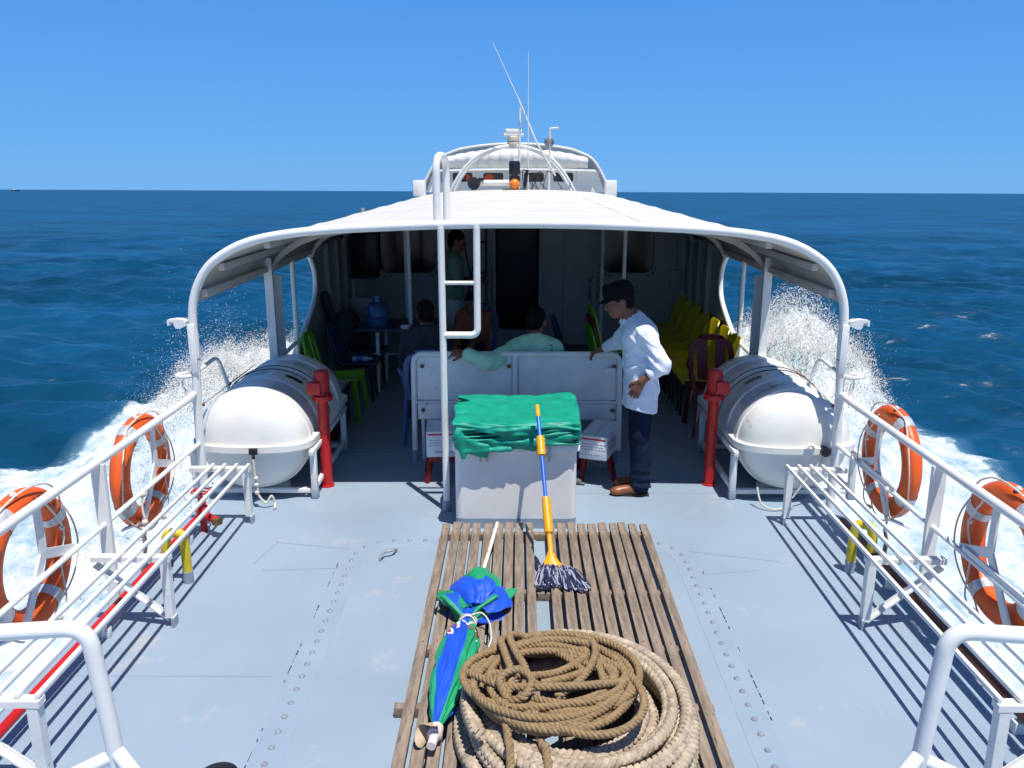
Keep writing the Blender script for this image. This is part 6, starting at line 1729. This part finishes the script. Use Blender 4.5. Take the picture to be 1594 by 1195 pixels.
# ---- people in the shade
def sitter(name_lab, base, yaw, shirt_m, trouser_m, lean=0., hands=True, seat=.42, scale=1.0, head_yaw=None):
    """seated figure: base = point on the seat; yaw 0 faces +Y"""
    t = thing('person', name_lab, 'person', (0, 0, 0))
    c, s_ = math.cos(yaw), math.sin(yaw); bb = V(*base)
    def W(x, y, z): return bb + scale * V(c * x - s_ * y, s_ * x + c * y, z)
    lo = bb - V(.55, .55, seat + .02) * 1.0; hi = bb + V(.55, .55, .95)
    h = Head(W(0, .07 + lean * .5, .70), yaw if head_yaw is None else head_yaw, R(-8))
    S = SDF(lo, hi, .0075)
    h.skin(S, W(0, .02 + lean * .35, .555))
    for x in (-.07, .07): S.cap(W(x, lean * .3, .46), W(x, 0, .08), .095, .10, k=.05)
    J = []
    for q in (-1, 1):
        sh_, el, wr = W(q * .165, lean * .3, .49), W(q * .215, .14 + lean * .3, .24), W(q * .12, .36, .20)
        J.append((sh_, el, wr)); S.cap(sh_, el, .045, .037, k=.03); S.cap(el, wr, .036, .026, k=.02)
        hand(S, wr, W(0, 1, -.15) - bb, V(0, 0, 1), W(-q, 0, 0) - bb, curl=.4)
        S.cap(W(q * .09, .03, .08), W(q * .11, .42, .09), .075, .055, k=.04); S.cap(W(q * .11, .42, .09), W(q * .11, .44, -seat + .07), .05, .036, k=.03); S.cap(W(q * .11, .43, -seat + .05), W(q * .11, .58, -seat + .03), .034, .026, k=.02)
    S.build('body', skinm, t); h.hair(t)
    SH = SDF(lo, hi, .009)
    for x in (-.075, .075): SH.cap(W(x, lean * .3, .46), W(x, 0, .06), .115, .125, k=.05)
    for q, (sh_, el, wr) in zip((-1, 1), J):
        SH.cap(sh_, W(q * .03, .01 + lean * .3, .55), .06, .062, k=.05); SH.cap(sh_, sh_ + (el - sh_) * .75, .07, .062, k=.04)
    folds(SH, .004, base[0] * 7)
    SH.build('shirt', shirt_m, t)
    TR = SDF(lo, hi, .010)
    for q in (-1, 1): TR.cap(W(q * .09, .03, .085), W(q * .11, .42, .09), .095, .075, k=.03); TR.cap(W(q * .11, .42, .09), W(q * .11, .44, -seat + .08), .07, .06, k=.02)
    TR.build('trousers', trouser_m, t)
    return t
sitter('person with black hair sitting on the blue plastic chair in the shade', (-.82, 7.45, .43), R(12), M('dark_shirt', (.03, .03, .04), .8), denim, lean=.10)
sitter('seated person in dull orange shirt in the shade seen through the ladder rungs', (-.50, 9.35, .40), R(165), orangec, denim, scale=.80)
ch = monobloc((-.50, 9.42), R(165), bluepl, 'blue plastic chair under the person in the orange shirt', False, True, z=-.03)
ch.location.z = -.02
# standing person in the dark behind the ladder, facing right
dp = thing('person', 'person in pale green shirt and white shorts standing in the shade behind the ladder', 'person', (0, 0, 0))
bx, by = -.76, 9.9
h3 = Head((bx + .05, by, 1.60), R(-90), R(-10))
S = SDF((bx - .35, by - .40, 0), (bx + .55, by + .40, 1.78), .0075)
h3.skin(S, V(bx, by, 1.455))
for q in (-.075, .075): S.cap((bx, by + q, 1.36), (bx, by + q, .95), .095, .095, k=.05)
for q in (-1, 1):
    S.cap((bx, by + q * .17, 1.38), (bx + .05, by + q * .21, 1.12), .045, .037, k=.03); S.cap((bx + .05, by + q * .21, 1.12), (bx + .28, by + q * .12, 1.15), .036, .026, k=.02)
    hand(S, V(bx + .28, by + q * .12, 1.15), V(1, -q * .3, 0), V(0, 0, 1), V(0, -q, .2), curl=.5)
    S.cap((bx, by + q * .09, .90), (bx + .02, by + q * .10, .48), .08, .055, k=.04); S.cap((bx + .02, by + q * .10, .48), (bx - .02, by + q * .10, .08), .054, .036, k=.03); S.cap((bx - .03, by + q * .10, .05), (bx + .13, by + q * .10, .03), .036, .026, k=.02)
S.build('body', skinm, dp); h3.hair(dp)
SH = SDF((bx - .30, by - .36, .8), (bx + .4, by + .36, 1.56), .009)
for q in (-.075, .075): SH.cap((bx, by + q, 1.36), (bx, by + q, .98), .115, .12, k=.05)
for q in (-1, 1): SH.cap((bx, by + q * .17, 1.38), (bx + .04, by + q * .2, 1.2), .072, .066, k=.04); SH.cap((bx, by + q * .16, 1.39), (bx, by + q * .03, 1.45), .06, .06, k=.04)
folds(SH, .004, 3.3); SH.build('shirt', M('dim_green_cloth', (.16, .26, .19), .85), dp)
TR = SDF((bx - .25, by - .3, .4), (bx + .3, by + .3, 1.05), .009)
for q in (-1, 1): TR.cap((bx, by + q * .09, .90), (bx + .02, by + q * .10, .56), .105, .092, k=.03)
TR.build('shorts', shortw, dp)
